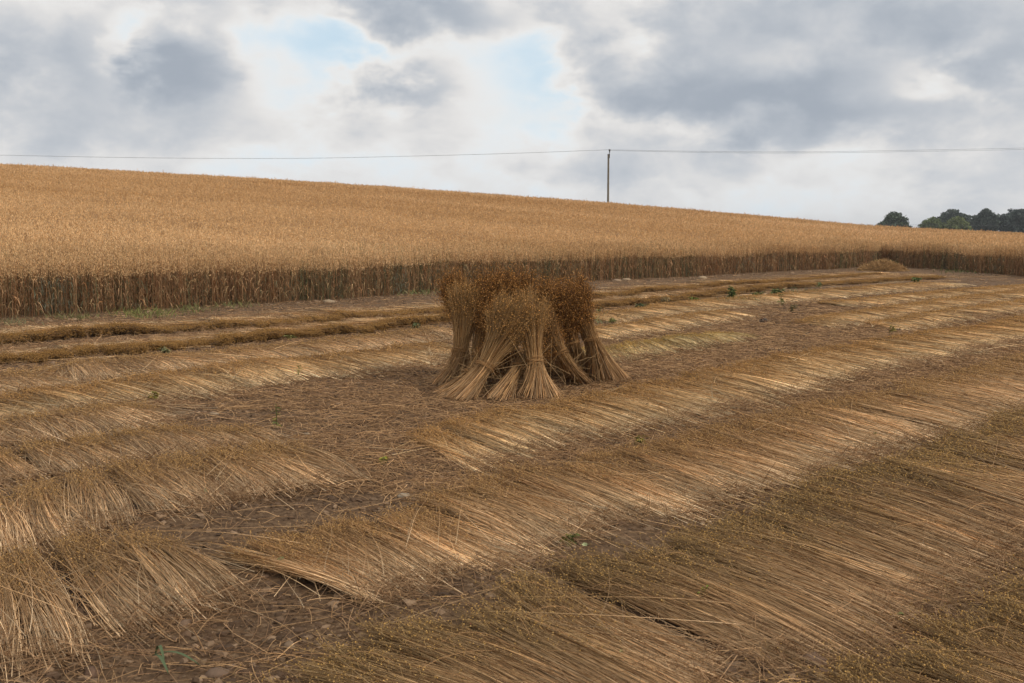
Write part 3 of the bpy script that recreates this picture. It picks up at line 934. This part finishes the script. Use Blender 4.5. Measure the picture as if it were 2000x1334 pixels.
mb = MB()
p = np.vstack([scatter_px(26000, 535, 800), scatter_px(28000, 585, 790, 1150, 2100), scatter_px(9000, 560, 900), scatter_px(4500, 640, 1400)])
q = gpt(np.clip(rng.normal(size=12000) * 280 + 950, 250, 1800), 620 + 350 * rng.random(12000), 0)
p = np.vstack([p, q])
p = p[~(in_poly(p[:, 0], p[:, 1], FIELD_POLY) == False)]
n = len(p)
dm = np.hypot(p[:, 0], p[:, 1])
main = np.array([.64, -.77])
ang = np.where(rng.random(n) < .45, rng.normal(size=n) * .5, rng.random(n) * 6.28)
dv = np.stack([main[0] * np.cos(ang) - main[1] * np.sin(ang), main[0] * np.sin(ang) + main[1] * np.cos(ang)], -1)
ll = .06 + .45 * rng.random(n) ** 2.2
tq = np.linspace(-.5, .5, 6)[None]
bend = rng.normal(size=(n, 1)) * .25
xy = p[:, None, :2] + dv[:, None] * (tq * ll[:, None])[..., None] + np.stack([-dv[:, 1], dv[:, 0]], -1)[:, None] * (bend * ll[:, None] * tq ** 2)[..., None]
z = ground_z(xy[..., 0], xy[..., 1]) + .004 + .02 * rng.random((n, 1)) * (1 + np.sin(tq * 4 + rng.random((n, 1)) * 6))
cst = np.where((rng.random(n) < .5)[:, None], srgb(190, 152, 110), srgb(146, 114, 84)) * np.exp(rng.normal(size=(n, 1)) * .25)
tubes(mb, np.concatenate([xy, z[..., None]], -1), np.clip(.0009 * (1 + dm * .15), .0009, .0055)[:, None], cst[:, None], 3)
# springy single stalks that stick up in arcs
n = 300
p = np.vstack([scatter_px(130, 760, 1380), gpt(np.clip(rng.normal(size=170) * 280 + 950, 250, 1800), 680 + 300 * rng.random(170), 0)])
a = rng.random(n) * 6.28
ll = .12 + .35 * rng.random(n)
tq = np.linspace(0, 1, 8)[None]
upk = (.15 + .75 * rng.random(n) ** 1.6)[:, None]
xy = p[:, None, :2] + np.stack([np.cos(a), np.sin(a)], -1)[:, None] * (tq * ll[:, None])[..., None] + rng.normal(size=(n, 1, 2)) * (.15 * tq ** 2 * ll[:, None])[..., None]
z = ground_z(xy[..., 0], xy[..., 1]) + .03 + ll[:, None] * upk * (tq - .75 * tq ** 2) * 1.3
tubes(mb, np.concatenate([xy, z[..., None]], -1), (.0011 * (1 + np.hypot(p[:, 0], p[:, 1]) * .05))[:, None], srgb(176, 136, 94) * np.exp(rng.normal(size=(n, 1, 1)) * .25), 3)
litter = mb.build('loose_straw', M_STRAW, kind='stuff', label='loose bits of straw strewn over the bare soil between the swaths')
litter['category'] = 'straw litter'

ICO = None
def rock_base():
    t_ = (1 + 5 ** .5) / 2
    v = np.array([(-1, t_, 0), (1, t_, 0), (-1, -t_, 0), (1, -t_, 0), (0, -1, t_), (0, 1, t_), (0, -1, -t_), (0, 1, -t_), (t_, 0, -1), (t_, 0, 1), (-t_, 0, -1), (-t_, 0, 1)])
    f = np.array([(0, 11, 5), (0, 5, 1), (0, 1, 7), (0, 7, 10), (0, 10, 11), (1, 5, 9), (5, 11, 4), (11, 10, 2), (10, 7, 6), (7, 1, 8), (3, 9, 4), (3, 4, 2), (3, 2, 6), (3, 6, 8), (3, 8, 9), (4, 9, 5), (2, 4, 11), (6, 2, 10), (8, 6, 7), (9, 8, 1)])
    return v / np.linalg.norm(v[0]), f


RV, RF = rock_base()
mb = MB()
p = np.vstack([scatter_px(16000, 600, 1000), scatter_px(12000, 800, 1400),
               gpt(700 * rng.random(2600), 604 + 0 * rng.random(2600), 0) * 0 + gpt(*(lambda u: (900 * u, 612 - 50 * u + 26 * rng.random(2600) - 6))(rng.random(2600)), 0)])
p = p[in_poly(p[:, 0], p[:, 1], FIELD_POLY)]
n0 = len(p)
pf = scatter_px(9000, 575, 760)
pf = pf[in_poly(pf[:, 0], pf[:, 1], FIELD_POLY)]
pe = edge_pt(cum[2] + rng.random(900) * (cum[-2] - cum[2]), -.15 - 1.1 * rng.random(900))
pe = np.concatenate([pe, np.zeros((900, 1))], 1)
p = np.vstack([p, pf, pe])
n = len(p)
p[:, 2] = ground_z(p[:, 0], p[:, 1]) + .002
sz = .0045 + .021 * rng.random(n) ** 3.2
sz[n0:] = .012 + .03 * rng.random(n - n0) ** 2.2
sz[-900:] = .02 + .05 * rng.random(900) ** 2.5
sc = sz[:, None] * (.6 + .8 * rng.random((n, 3)))
cs = np.where(((rng.random(n) < .30) | (np.arange(n) >= n - 900))[:, None], srgb(136, 112, 88), srgb(94, 74, 57)) * np.exp(rng.normal(size=(n, 1)) * .2)
shapes(mb, RV, RF, p, sc, cs, .75, .6)
peb = mb.build('gravel', M_STONE, kind='stuff', smooth=False, label='small stones and clods strewn over the brown soil')
peb['category'] = 'gravel'

# single larger stones
def stone(px, py, r, col, label, flat=.6):
    r = r * (.6 if py > 700 else .7)
    col = tuple(int(q * .86) for q in col)
    q = gpt(float(px), float(py), 0)
    q[2] = float(ground_z(q[0], q[1])) + r * .05
    m_ = MB()
    V, F = RV.copy(), RF
    # one subdivision for a worn outline
    mid = {}; verts = list(V); nf = []
    for a, b_, c in F:
        ids = []
        for e in ((a, b_), (b_, c), (c, a)):
            k = tuple(sorted(e))
            if k not in mid:
                mid[k] = len(verts); mm = (verts[e[0]] + verts[e[1]]) / 2; verts.append(mm / np.linalg.norm(mm))
            ids.append(mid[k])
        nf += [(a, ids[0], ids[2]), (b_, ids[1], ids[0]), (c, ids[2], ids[1]), tuple(ids)]
    V = np.array(verts) * (1 + .34 * (rng.random((len(verts), 1)) - .5))
    V = V * np.array([1.25, .9, flat]) * r
    a = rng.random() * 6.28
    V = np.stack([V[:, 0] * math.cos(a) - V[:, 1] * math.sin(a), V[:, 0] * math.sin(a) + V[:, 1] * math.cos(a), V[:, 2]], -1)
    m_.add(V, srgb(*col), tris=np.array(nf))
    o = m_.build('stone', M_STONE, smooth=True)
    o.location = Vector(q)
    return tag(o, label, 'stone', 'larger stones on the field')


for args in [
    (788, 972, .055, (190, 172, 148), 'pale flat stone on bare soil left of the second foreground swath'),
    (1592, 1292, .085, (150, 124, 104), 'large brown stone near the bottom right corner between two swaths'),
    (1606, 1312, .05, (140, 112, 92), 'small brown stone touching the large one near the bottom right corner'),
    (362, 1218, .045, (150, 124, 100), 'tan stone on dark soil below the bottom left swath'),
    (425, 1312, .06, (140, 116, 96), 'brown flat stone at the bottom edge near the fallen green blades'),
    (566, 1262, .04, (150, 126, 102), 'small tan stone between the bottom left swath and the widest swath'),
    (180, 1310, .055, (132, 104, 84), 'dull brown stone low in the bottom left corner'),
    (1205, 549, .17, (186, 158, 128), 'pale stone by the oats right of the stook, left one of a pair'),
    (1223, 548, .19, (190, 164, 134), 'pale flat stone by the oats right of the stook, right one of a pair'),
    (1372, 544, .2, (196, 170, 138), 'flat pale stone with a weed by the foot of the oats'),
    (417, 812, .07, (186, 164, 138), 'light stone on the bare soil between left swaths and stook'),
    (600, 850, .045, (180, 156, 128), 'little cream stone in the middle of the bare soil'),
    (660, 790, .05, (176, 148, 120), 'rounded tan stone on the bare soil left of the stook'),
    (642, 590, .16, (190, 166, 136), 'whitish stone at the foot of the oats left of the stook'),
    (762, 1075, .03, (160, 136, 112), 'small grey tan stone at the root side of the second foreground swath'),
    (115, 610, .14, (172, 148, 122), 'pale stone under the oats at the far left'),
]:
    stone(*args)


# ------------------------------------------------------------------ weeds, grass, fallen leaves
def weed(px, py, h, nst, nlv, lw, col, label, spread=.35, cat='weed', name='weed', group=None, leaf_len=.09):
    if py < 700: h, leaf_len, lw = h * .8, leaf_len * .8, lw * .75
    q = gpt(float(px), float(py), 0); q[2] = float(ground_z(q[0], q[1], False))
    root = empty(name, label, cat, q, group)
    mbs, mbl = MB(), MB()
    c = srgb(*col) * np.array([1.0, .92, 1.0])
    K = 6
    tt = np.linspace(0, 1, K)
    th = rng.random(nst) * 6.28
    sprd = spread * h * rng.random(nst)
    hh = h * (.6 + .4 * rng.random(nst))
    Pn = q + np.stack([np.cos(th)[:, None] * sprd[:, None] * tt ** 1.5, np.sin(th)[:, None] * sprd[:, None] * tt ** 1.5, hh[:, None] * tt], -1)
    tubes(mbs, Pn, .0035 * (1.1 - .7 * tt)[None] * max(1, q[1] / 14), c * .9, 4)
    mbs.build('stem', M_LEAF, root)
    idx = np.repeat(np.arange(nst), nlv); n = len(idx)
    f = rng.random(n) * (K - 1.01); i0 = f.astype(int); fr = (f - i0)[:, None]
    p0 = Pn[idx, i0] * (1 - fr) + Pn[idx, i0 + 1] * fr
    a = rng.random(n) * 6.28
    ll = leaf_len * (.5 + .8 * rng.random(n)) * (1.15 - .6 * (i0 + fr[:, 0]) / K)
    tq = np.linspace(0, 1, 4)[None]
    up = (.2 + .7 * rng.random(n))[:, None]
    LP = p0[:, None] + np.stack([np.cos(a)[:, None] * tq * ll[:, None], np.sin(a)[:, None] * tq * ll[:, None], ll[:, None] * (up * tq - .7 * tq ** 2)], -1)
    tubes(mbl, LP, lw * np.array([.3, 1, .85, .05])[None] * (.7 + .6 * rng.random((n, 1))), (c * np.exp(rng.normal(size=(n, 1)) * .25) * np.where(rng.random((n, 1)) < .3, np.array([1.5, 1.15, .9]), 1))[:, None], 2)
    mbl.build('leaves', M_LEAF, root)
    return root


WG = 'green weeds between the swaths'
weed(1427, 583, .45, 7, 26, .022, (88, 102, 56), 'bushy dark green weed among the swaths right of the stook', .35, group=WG, leaf_len=.14)
weed(1526, 597, .36, 2, 16, .016, (106, 114, 62), 'slim upright green weed at the edge of the bare strip', .25, group=WG, leaf_len=.12)
weed(1514, 576, .20, 12, 14, .022, (92, 108, 62), 'low wide green weed right of the bushy one', 1.6, group=WG, leaf_len=.16)
weed(1478, 578, .14, 12, 12, .02, (98, 112, 66), 'flat green weed patch between the bushy weed and the low wide one', 2.4, group=WG, leaf_len=.14)
weed(1248, 602, .16, 9, 14, .02, (102, 112, 74), 'low grey green weed behind the pale swath right of the stook', 1.5, group=WG, leaf_len=.14)
weed(1300, 590, .2, 10, 10, .012, (124, 122, 90), 'thin greyish weed clump right of the low weed nearest the stook', 1.2, group=WG, leaf_len=.12)
weed(1355, 587, .12, 10, 14, .018, (106, 120, 56), 'flat bright green weed left of the bushy weed', 2.4, group=WG, leaf_len=.13)
weed(1196, 632, .15, 8, 12, .016, (112, 116, 66), 'small green weed close to the right side of the stook', 1.0, group=WG, leaf_len=.1)
weed(1168, 615, .22, 5, 9, .012, (118, 120, 72), 'thin pale green weed touching the right sheaf of the stook', .6, group=WG, leaf_len=.1)
weed(1490, 631, .09, 8, 10, .014, (122, 110, 92), 'grey withered weed at the end of the short swath', 1.3, group=WG, leaf_len=.12)
weed(1546, 610, .22, 5, 12, .012, (110, 108, 72), 'thin dull green weed right of the slim upright one', .6, group=WG, leaf_len=.1)
weed(1743, 655, .20, 5, 9, .011, (126, 122, 64), 'little green weed on the bare strip at the right', .6, group=WG, leaf_len=.09)
weed(1600, 563, .22, 7, 10, .018, (102, 112, 72), 'faint green weed far off among the right swaths', .9, group=WG, leaf_len=.13)
weed(1788, 554, .26, 9, 14, .024, (92, 112, 62), 'green weed below the straw heap', 1.1, group=WG, leaf_len=.16)
weed(541, 838, .26, 2, 10, .005, (98, 108, 56), 'tall thin green weed standing on the bare soil left of the stook', .15, group=WG, leaf_len=.06)
weed(750, 908, .06, 5, 9, .006, (118, 130, 56), 'tiny bright green seedling on the soil near the pointed swath end', .9, group=WG, leaf_len=.04)
weed(488, 852, .06, 5, 8, .006, (114, 120, 60), 'tiny green seedling left of the tall thin weed', .9, group=WG, leaf_len=.04)
weed(300, 784, .10, 7, 9, .009, (122, 122, 60), 'small green weed where the left swaths end', .9, group=WG, leaf_len=.06)
weed(583, 740, .2, 2, 9, .006, (126, 128, 66), 'spindly weed at the edge of the golden left swath', .2, group=WG, leaf_len=.05)
weed(1110, 1062, .05, 6, 9, .006, (90, 100, 52), 'small dark green weed at the root side of the second foreground swath', .9, group=WG, leaf_len=.05)
weed(1365, 1178, .09, 3, 8, .004, (102, 116, 46), 'green sprig growing through the widest foreground swath', .5, group=WG, leaf_len=.035)
weed(1250, 868, .07, 6, 9, .006, (118, 120, 62), 'small weed between the first and second foreground swaths', .9, group=WG, leaf_len=.05)
weed(812, 640, .12, 9, 12, .014, (100, 110, 70), 'low green weed just left of the stook', 1.5, group=WG, leaf_len=.1)
weed(322, 688, .12, 9, 11, .014, (112, 114, 76), 'greyish green weed below the dark swath at the left', 1.3, group=WG, leaf_len=.1)
weed(570, 660, .1, 9, 11, .014, (124, 126, 72), 'pale green weed below the dark swath, nearer the stook', 1.6, group=WG, leaf_len=.1)

mb = MB()
for (px, py, wx, wy, n, c) in ((285, 614, 45, 5, 500, (104, 120, 66)), (140, 622, 40, 4, 260, (110, 120, 76)), (20, 633, 30, 4, 200, (112, 122, 86)), (370, 607, 30, 4, 220, (104, 118, 72)), (1160, 627, 30, 5, 160, (108, 124, 80)),
                               (820, 574, 30, 3, 220, (100, 116, 72)), (1725, 519, 26, 2, 420, (110, 122, 74)), (1880, 530, 26, 3, 320, (96, 112, 68)), (1560, 572, 40, 2, 160, (98, 116, 80)), (1450, 588, 30, 2, 120, (98, 116, 80)), (455, 600, 30, 3, 160, (104, 118, 72))):
    n = int(n * .55); c = (c[0] + 12, c[1] - 2, c[2])
    p = gpt(px + rng.normal(size=n) * wx * .8, py + rng.normal(size=n) * wy * .8, 0)
    p[:, 2] = ground_z(p[:, 0], p[:, 1], False)
    a = rng.random(n) * 6.28
    ll = (.08 + .14 * rng.random(n)) * (2.6 if py < 525 else 1)
    tq = np.linspace(0, 1, 4)[None]
    LP = p[:, None] + np.stack([np.cos(a)[:, None] * tq ** 1.4 * ll[:, None] * .6, np.sin(a)[:, None] * tq ** 1.4 * ll[:, None] * .6, ll[:, None] * (tq - .35 * tq ** 2)], -1)
    tubes(mb, LP, .0035 * p[:, 1][:, None] / 12 * np.array([1, .9, .6, .1])[None], (srgb(*c) * np.exp(rng.normal(size=(n, 1)) * .25))[:, None], 2)
gr = mb.build('grass', M_LEAF, kind='stuff', label='short green grass in patches along the foot of the oats')
gr['category'] = 'grass'

# broad green blades fallen by the bottom edge
q = gpt(330., 1290., .02)
root = empty('grass_tuft', 'two long broad green grass blades lying on the soil at the bottom left', 'grass tuft', q)
for (x1, y1, x2, y2, bow) in ((300, 1278, 392, 1300, .03), (298, 1280, 330, 1318, .03), (304, 1276, 322, 1296, .05)):
    m_ = MB()
    a, b_ = gpt(float(x1), float(y1), .03), gpt(float(x2), float(y2), .03)
    tq = np.linspace(0, 1, 9)[:, None]
    pts = a + (b_ - a) * tq + np.array([0, 0, 1]) * bow * np.sin(tq * math.pi)
    wd = np.cross(unit(b_ - a), [0, 0, 1]) * .0065
    prof2 = np.sin(np.clip(tq * .92 + .08, 0, 1) * math.pi) ** .6
    V = np.stack([pts - wd * prof2, pts + np.array([0, 0, -.003]), pts + wd * prof2], 1).reshape(-1, 3)
    k = (np.arange(8) * 3)
    Q = np.vstack([np.stack([k, k + 1, k + 4, k + 3], -1), np.stack([k + 1, k + 2, k + 5, k + 4], -1)])
    m_.add(V, srgb(92, 104, 74), quads=Q)
    m_.build('blade', M_LEAF, root)


def leaf(px, py, r, col, label, z=.06):
    q = gpt(float(px), float(py), z)
    r = r * .8
    m_ = MB()
    n = 14
    a = np.linspace(0, 2 * math.pi, n, endpoint=False)
    rad = r * (.62 + .38 * np.abs(np.cos(a * 1.5))) * (1 + .25 * (rng.random(n) - .5))
    V = np.stack([np.cos(a) * rad * 1.2, np.sin(a) * rad * .8, .3 * r * np.sin(a * 2) + .2 * r * rng.random(n)], -1)
    V = np.vstack([V, [[0, 0, -.1 * r]]])
    T = [(i, (i + 1) % n, n) for i in range(n)]
    m_.add(V, srgb(*col), tris=np.array(T))
    # stalk
    tubes(m_, np.array([[[0, 0, 0], [r * 1.2, .1 * r, .1 * r], [r * 1.8, .4 * r, .05 * r]]]), .0012, srgb(*col) * .8, 3)
    o = m_.build('fallen_leaf', M_LEAF)
    o.location = Vector(q)
    o.rotation_euler = (R(rng.normal() * 15 + 20), R(rng.normal() * 15), rng.random() * 6.28)
    return tag(o, label, 'leaf', 'fallen leaves on the straw')


for args in [
    (1027, 1236, .016, (204, 128, 56), 'orange dry leaf on the widest foreground swath'),
    (922, 1218, .015, (160, 108, 76), 'brown curled leaf at the head edge of the widest swath'),
    (1576, 1012, .024, (96, 98, 54), 'dark green leaf near the head edge of the widest swath'),
    (1610, 1012, .016, (147, 150, 98), 'pale grey green leaf beside the dark green one'),
    (1130, 941, .024, (152, 156, 106), 'grey green leaf on the second foreground swath below the first'),
    (905, 990, .018, (129, 132, 90), 'dull green leaf near the head edge of the second foreground swath'),
    (1747, 939, .024, (170, 160, 84), 'yellow green leaf high on the widest swath at the right'),
    (402, 959, .020, (113, 116, 80), 'grey green leaf on the pointed pale swath'),
    (235, 926, .018, (101, 104, 57), 'green leaf on the heads of the pointed pale swath'),
    (1214, 1272, .014, (143, 146, 95), 'small pale leaf low on the widest swath'),
    (1710, 846, .020, (105, 108, 45), 'olive leaf at the right end of the second foreground swath'),
    (1412, 906, .024, (135, 138, 88), 'grey leaf among the stalks of the second foreground swath'),
    (1760, 1200, .022, (109, 112, 67), 'green leaf at the root edge of the widest swath'),
    (1142, 1063, .018, (174, 178, 131), 'whitish leaf on the soil under the second foreground swath'),
    (548, 1092, .020, (113, 116, 75), 'dull green leaf on the soil between the left and right foreground swaths'),
    (40, 1100, .016, (121, 124, 75), 'green leaf on the bottom left swath'),
]:
    leaf(*args)

# ------------------------------------------------------------------ straw heap in the far corner of the field
q = gpt(1724., 529., 0); q[2] = float(ground_z(q[0], q[1]))
mb = MB()
n = 5200
a = rng.random(n) * 6.28
rr = np.sqrt(rng.random(n))
hx, hy, hz_ = .95, .85, .42
px_, py_ = np.cos(a) * rr * hx, np.sin(a) * rr * hy
pz_ = hz_ * (1 - rr ** 1.1) * (.55 + .9 * fbm(px_ * 2, py_ * 2, 81, 3)) + .05 * rng.random(n)
c_ = np.stack([px_, py_, pz_], -1)
dv = unit(rng.normal(size=(n, 3)) * np.array([1, 1, .55]) + np.stack([np.cos(a), np.sin(a), -.5 + 0 * a], -1) * .8)
tq = np.linspace(-.5, .5, 4)[None, :, None]
pts = c_[:, None] + dv[:, None] * tq * (.2 + .35 * rng.random((n, 1, 1)))
pts[..., 2] = np.maximum(pts[..., 2], .01)
tubes(mb, pts, .009, (srgb(180, 144, 98) * np.exp(rng.normal(size=(n, 1)) * .22))[:, None], 3)
nr_, na_ = 8, 28
RR, AA = np.meshgrid(np.linspace(0, 1, nr_), np.linspace(0, 2 * math.pi, na_))
X_, Y_ = np.cos(AA) * RR * hx * .95, np.sin(AA) * RR * hy * .95
Z_ = hz_ * .9 * (1 - RR ** 1.1) * (.55 + .9 * fbm(X_ * 2, Y_ * 2, 81, 3)) - .02
jj = (np.arange(na_ - 1)[:, None] * nr_ + np.arange(nr_ - 1)[None]).ravel()
mb.add(np.stack([X_, Y_, Z_], -1).reshape(-1, 3), srgb(150, 112, 70), quads=np.stack([jj, jj + 1, jj + nr_ + 1, jj + nr_], -1))
hp_ = mb.build('straw_heap', M_STRAW)
hp_.location = Vector(q)
tag(hp_, 'low rounded heap of loose straw in the far corner where the oats meet', 'straw heap')

# ------------------------------------------------------------------ utility pole and overhead wires
PY = 150.0
top = at(1188.5, 301, PY)
pbx, pby = top[0], PY
pz0 = float(ground_z(np.array(pbx), np.array(pby)))
pole = empty('utility_pole', 'slim weathered wooden utility pole standing on the crest of the oat field', 'utility pole', (pbx, pby, pz0))
mb = MB()
zz = np.linspace(pz0, top[2], 8)
tubes(mb, np.stack([np.full(8, pbx), np.full(8, pby), zz], -1)[None], np.linspace(.17, .135, 8)[None], srgb(112, 104, 88), 12)
# closed top
aa = np.linspace(0, 2 * math.pi, 13)[:-1]
mb.add(np.vstack([np.stack([pbx + .135 * np.cos(aa), pby + .135 * np.sin(aa), np.full(12, top[2] + .001)], -1), [[pbx, pby, top[2] + .05]]]), srgb(104, 96, 82), tris=np.array([(i, (i + 1) % 12, 12) for i in range(12)]))
mb.build('pole_shaft', M_WOOD, pole)
mb = MB()
ip = at(1190.5, 296.5, PY)
for k, zc in enumerate((top[2] - .12, top[2] - .55)):      # two clamp bands
    mb2 = MB()
    tubes(mb2, np.array([[[pbx, pby, zc - .05], [pbx, pby, zc + .05]]]), .165, srgb(70, 68, 64), 12)
    mb2.build('clamp_band', M_METAL, pole)
tubes(mb, np.array([[[pbx + .15, pby - .03, top[2] - .6], [pbx + .16, pby - .03, top[2] - .05], [ip[0], pby - .03, top[2] + .12], [ip[0], pby - .03, ip[2] - .1]]]), .055, srgb(62, 60, 56), 6)
mb.build('bracket', M_METAL, pole)
mb = MB()
zs = np.array([-.22, -.16, -.12, -.02, .0, .1, .12, .22, .25])
rs = np.array([.05, .09, .06, .13, .08, .17, .1, .19, .02])
tubes(mb, np.stack([np.full(9, ip[0]), np.full(9, pby - .03), ip[2] + .12 + zs], -1)[None], rs[None], srgb(58, 54, 50), 10)
mb.build('insulator', M_METAL, pole)


def wire(pts_px, Ys, label, zoff=0, rad=.016):
    pts = np.array([at(x, y, Y) for (x, y), Y in zip(pts_px, Ys)])
    tq = np.linspace(0, 1, len(pts)); t2 = np.linspace(0, 1, 160)
    # smooth through the given points by piecewise cubic (Catmull-Rom)
    out = []
    n = len(pts)
    for i in range(n - 1):
        p0, p1, p2, p3 = pts[max(i - 1, 0)], pts[i], pts[i + 1], pts[min(i + 2, n - 1)]
        for f in np.linspace(0, 1, 24, endpoint=False):
            out.append(.5 * ((2 * p1) + (-p0 + p2) * f + (2 * p0 - 5 * p1 + 4 * p2 - p3) * f * f + (-p0 + 3 * p1 - 3 * p2 + p3) * f ** 3))
    out.append(pts[-1])
    out = np.array(out); out[:, 2] += zoff
    m_ = MB()
    tubes(m_, out[None], rad, srgb(84, 84, 86), 6)
    o = m_.build('overhead_wire', M_METAL)
    return tag(o, label, 'overhead wire', 'overhead wires')


wire([(-700, 291), (-300, 298), (0, 303), (200, 307), (400, 309.2), (600, 309), (800, 305), (1000, 299.5), (1189, 292.5)], [PY] * 9, 'thin wire sagging from the pole top away to the left', 0, .022)
wire([(1190, 292.5), (1400, 296), (1600, 296.2), (1800, 293), (2000, 289), (2400, 278)], [PY] * 6, 'upper thin wire running from the pole top away to the right', 0, .017)
wire([(1190, 294), (1400, 298.2), (1600, 298.6), (1800, 295.6), (2000, 291.8), (2400, 281)], [PY + .1] * 6, 'lower thin wire running from the pole top away to the right', 0, .015)
wire([(1640, 437), (1800, 439.5), (2000, 440.5), (2300, 438)], [230] * 4, 'faint thin wire passing low in front of the far trees', 0, .018)


# ------------------------------------------------------------------ trees on the far side of the hill
TREE_GROUP = 'broadleaved trees beyond the oat field'


def tree(px0, px1, ptop, Y, lobes, label, col=(60, 70, 52), nleaf=9000, open_=0.0, seed=1, pbase=None):
    """lobes: (fx, fz, r) as fractions of half width / height"""
    global rng
    rng = np.random.default_rng(seed)
    xl, xr = at(px0, 450, Y)[0], at(px1, 450, Y)[0]
    cx_ = (xl + xr) / 2; hw = (xr - xl) / 2
    gz = float(ground_z(np.array(cx_), np.array(Y), False))
    Hh = at(px0, ptop, Y)[2] - gz
    root = empty('broadleaved_tree', label, 'tree', (cx_, Y, gz), TREE_GROUP)
    mbt = MB()
    K = 6
    tt = np.linspace(0, 1, K)
    trunk = np.stack([cx_ + .03 * Hh * np.sin(tt * 2), np.full(K, Y), gz - .2 + tt * Hh * .6], -1)
    tubes(mbt, trunk[None], (np.linspace(.05, .018, K) * Hh)[None], srgb(70, 64, 56), 8)
    nb2 = 11
    for k in range(nb2):
        a = rng.random() * 6.28; f = .22 + .5 * rng.random()
        st = np.array([cx_, Y, gz + f * Hh * .75])
        en = st + np.array([math.cos(a) * hw * .75, math.sin(a) * hw * .75, Hh * (.12 + .3 * rng.random())])
        md = (st + en) / 2 + np.array([0, 0, -.04 * Hh])
        tubes(mbt, np.stack([st, md, en])[None], np.array([[.02, .013, .005]]) * Hh, srgb(70, 64, 56), 5)
    mbt.build('trunk', M_BARK, root)
    mbc = MB()
    L = np.array(lobes, float)
    vol = L[:, 2] ** 2.2
    ncl = int(260 * (1 + hw / 8))
    li = rng.choice(len(L), ncl, p=vol / vol.sum())
    dirn = unit(rng.normal(size=(ncl, 3)))
    rad = (.6 + .34 * rng.random(ncl) ** .5)
    cc = np.stack([cx_ + L[li, 0] * hw, np.full(ncl, Y) + rng.normal(size=ncl) * hw * .15, gz + L[li, 1] * Hh], -1) + dirn * rad[:, None] * np.stack([L[li, 2] * hw, L[li, 2] * hw, L[li, 2] * Hh * .72], -1)
    if open_:
        cc = cc[rng.random(ncl) > open_]; ncl = len(cc)
    per = int(nleaf * 1.6) // ncl
    idx = np.repeat(np.arange(ncl), per); n = len(idx)
    cr = (.07 + .03 * rng.random(ncl)) * Hh
    p = cc[idx] + unit(rng.normal(size=(n, 3))) * (cr[idx] * rng.random(n) ** .4)[:, None] * np.array([1.1, 1.1, .75])
    k = (p[:, 2] > gz + .10 * Hh)
    p = p[k]; idx = idx[k]; n = len(p)
    A_ = unit(rng.normal(size=(n, 3))); B_ = unit(np.cross(A_, rng.normal(size=(n, 3))))
    tone = np.exp(rng.normal(size=ncl) * .22)[idx][:, None] * np.exp(rng.normal(size=(n, 1)) * .2)
    sz = Hh * .020 * (.6 + .8 * rng.random((n, 1)))
    quads_at(mbc, p, A_ * sz * 1.3, B_ * sz, srgb(*col) * np.array([1.7, 1.6, 1.75]) * tone)
    mbc.build('crown', M_TREE, root)
    return root


ROUND = [(0, .62, .55), (-.45, .5, .42), (.45, .52, .42), (0, .38, .6), (-.6, .34, .34), (.62, .36, .34), (.15, .80, .28)]
tree(1708, 1777, 415, 290, [(.1, .72, .42), (.35, .58, .45), (-.2, .52, .42), (-.6, .38, .34), (.6, .38, .38), (0, .34, .5), (-.82, .42, .14)], 'lone dark rounded tree left of a gap in the far trees', (64, 76, 56), 12000, 0, 401)
tree(1688, 1704, 437, 300, [(0, .55, .6), (-.4, .5, .4), (.4, .5, .4)], 'tiny dark tree top just showing over the crest left of the lone tree', (62, 72, 58), 2000, 0, 402)
tree(1815, 1903, 411, 330, [(0, .68, .5), (-.5, .55, .42), (.5, .58, .42), (0, .4, .6), (-.7, .36, .3), (.7, .38, .3)], 'broad dark tree rising behind the two lighter green ones', (56, 66, 54), 13000, 0, 403)
tree(1790, 1850, 425, 285, ROUND, 'lighter green bushy tree at the left end of the far clump', (84, 96, 58), 9000, 0, 404)
tree(1836, 1897, 423, 282, ROUND, 'lighter green rounded tree in front of the broad dark one', (92, 102, 60), 9000, 0, 405)
tree(1896, 1950, 411, 300, [(0, .7, .5), (-.4, .6, .45), (.4, .6, .45), (-.5, .4, .3), (.5, .42, .3), (0, .5, .45)], 'dark tree with sky showing between its low branches', (58, 68, 58), 8000, .25, 406)
tree(1944, 2030, 409, 305, [(0, .68, .5), (-.45, .56, .45), (.45, .58, .45), (0, .36, .6), (-.6, .36, .35), (.6, .36, .35)], 'dark dense tree at the right end of the far clump', (54, 64, 56), 13000, 0, 407)

# ------------------------------------------------------------------ thin evening haze over the whole field
mb = MB()
x0, x1, y0, y1, z0_, z1_ = -720, 720, -90, 1400, -2.5, 20
V = np.array([(x, y, z) for x in (x0, x1) for y in (y0, y1) for z in (z0_, z1_)], float)
mb.add(V, .8, quads=[(0, 1, 3, 2), (4, 6, 7, 5), (0, 4, 5, 1), (2, 3, 7, 6), (0, 2, 6, 4), (1, 5, 7, 3)])
hz = bpy.data.materials.new('haze'); hz.use_nodes = True
hz.node_tree.nodes.clear()
t = NT(hz.node_tree)
vol = t.n('ShaderNodeVolumePrincipled')
vol.inputs['Color'].default_value = (.82, .87, .93, 1)
vol.inputs['Density'].default_value = .0003
out = t.n('ShaderNodeOutputMaterial'); t.put(out.inputs['Volume'], vol.outputs[0])
haze = mb.build('haze', hz, smooth=False, kind='stuff')
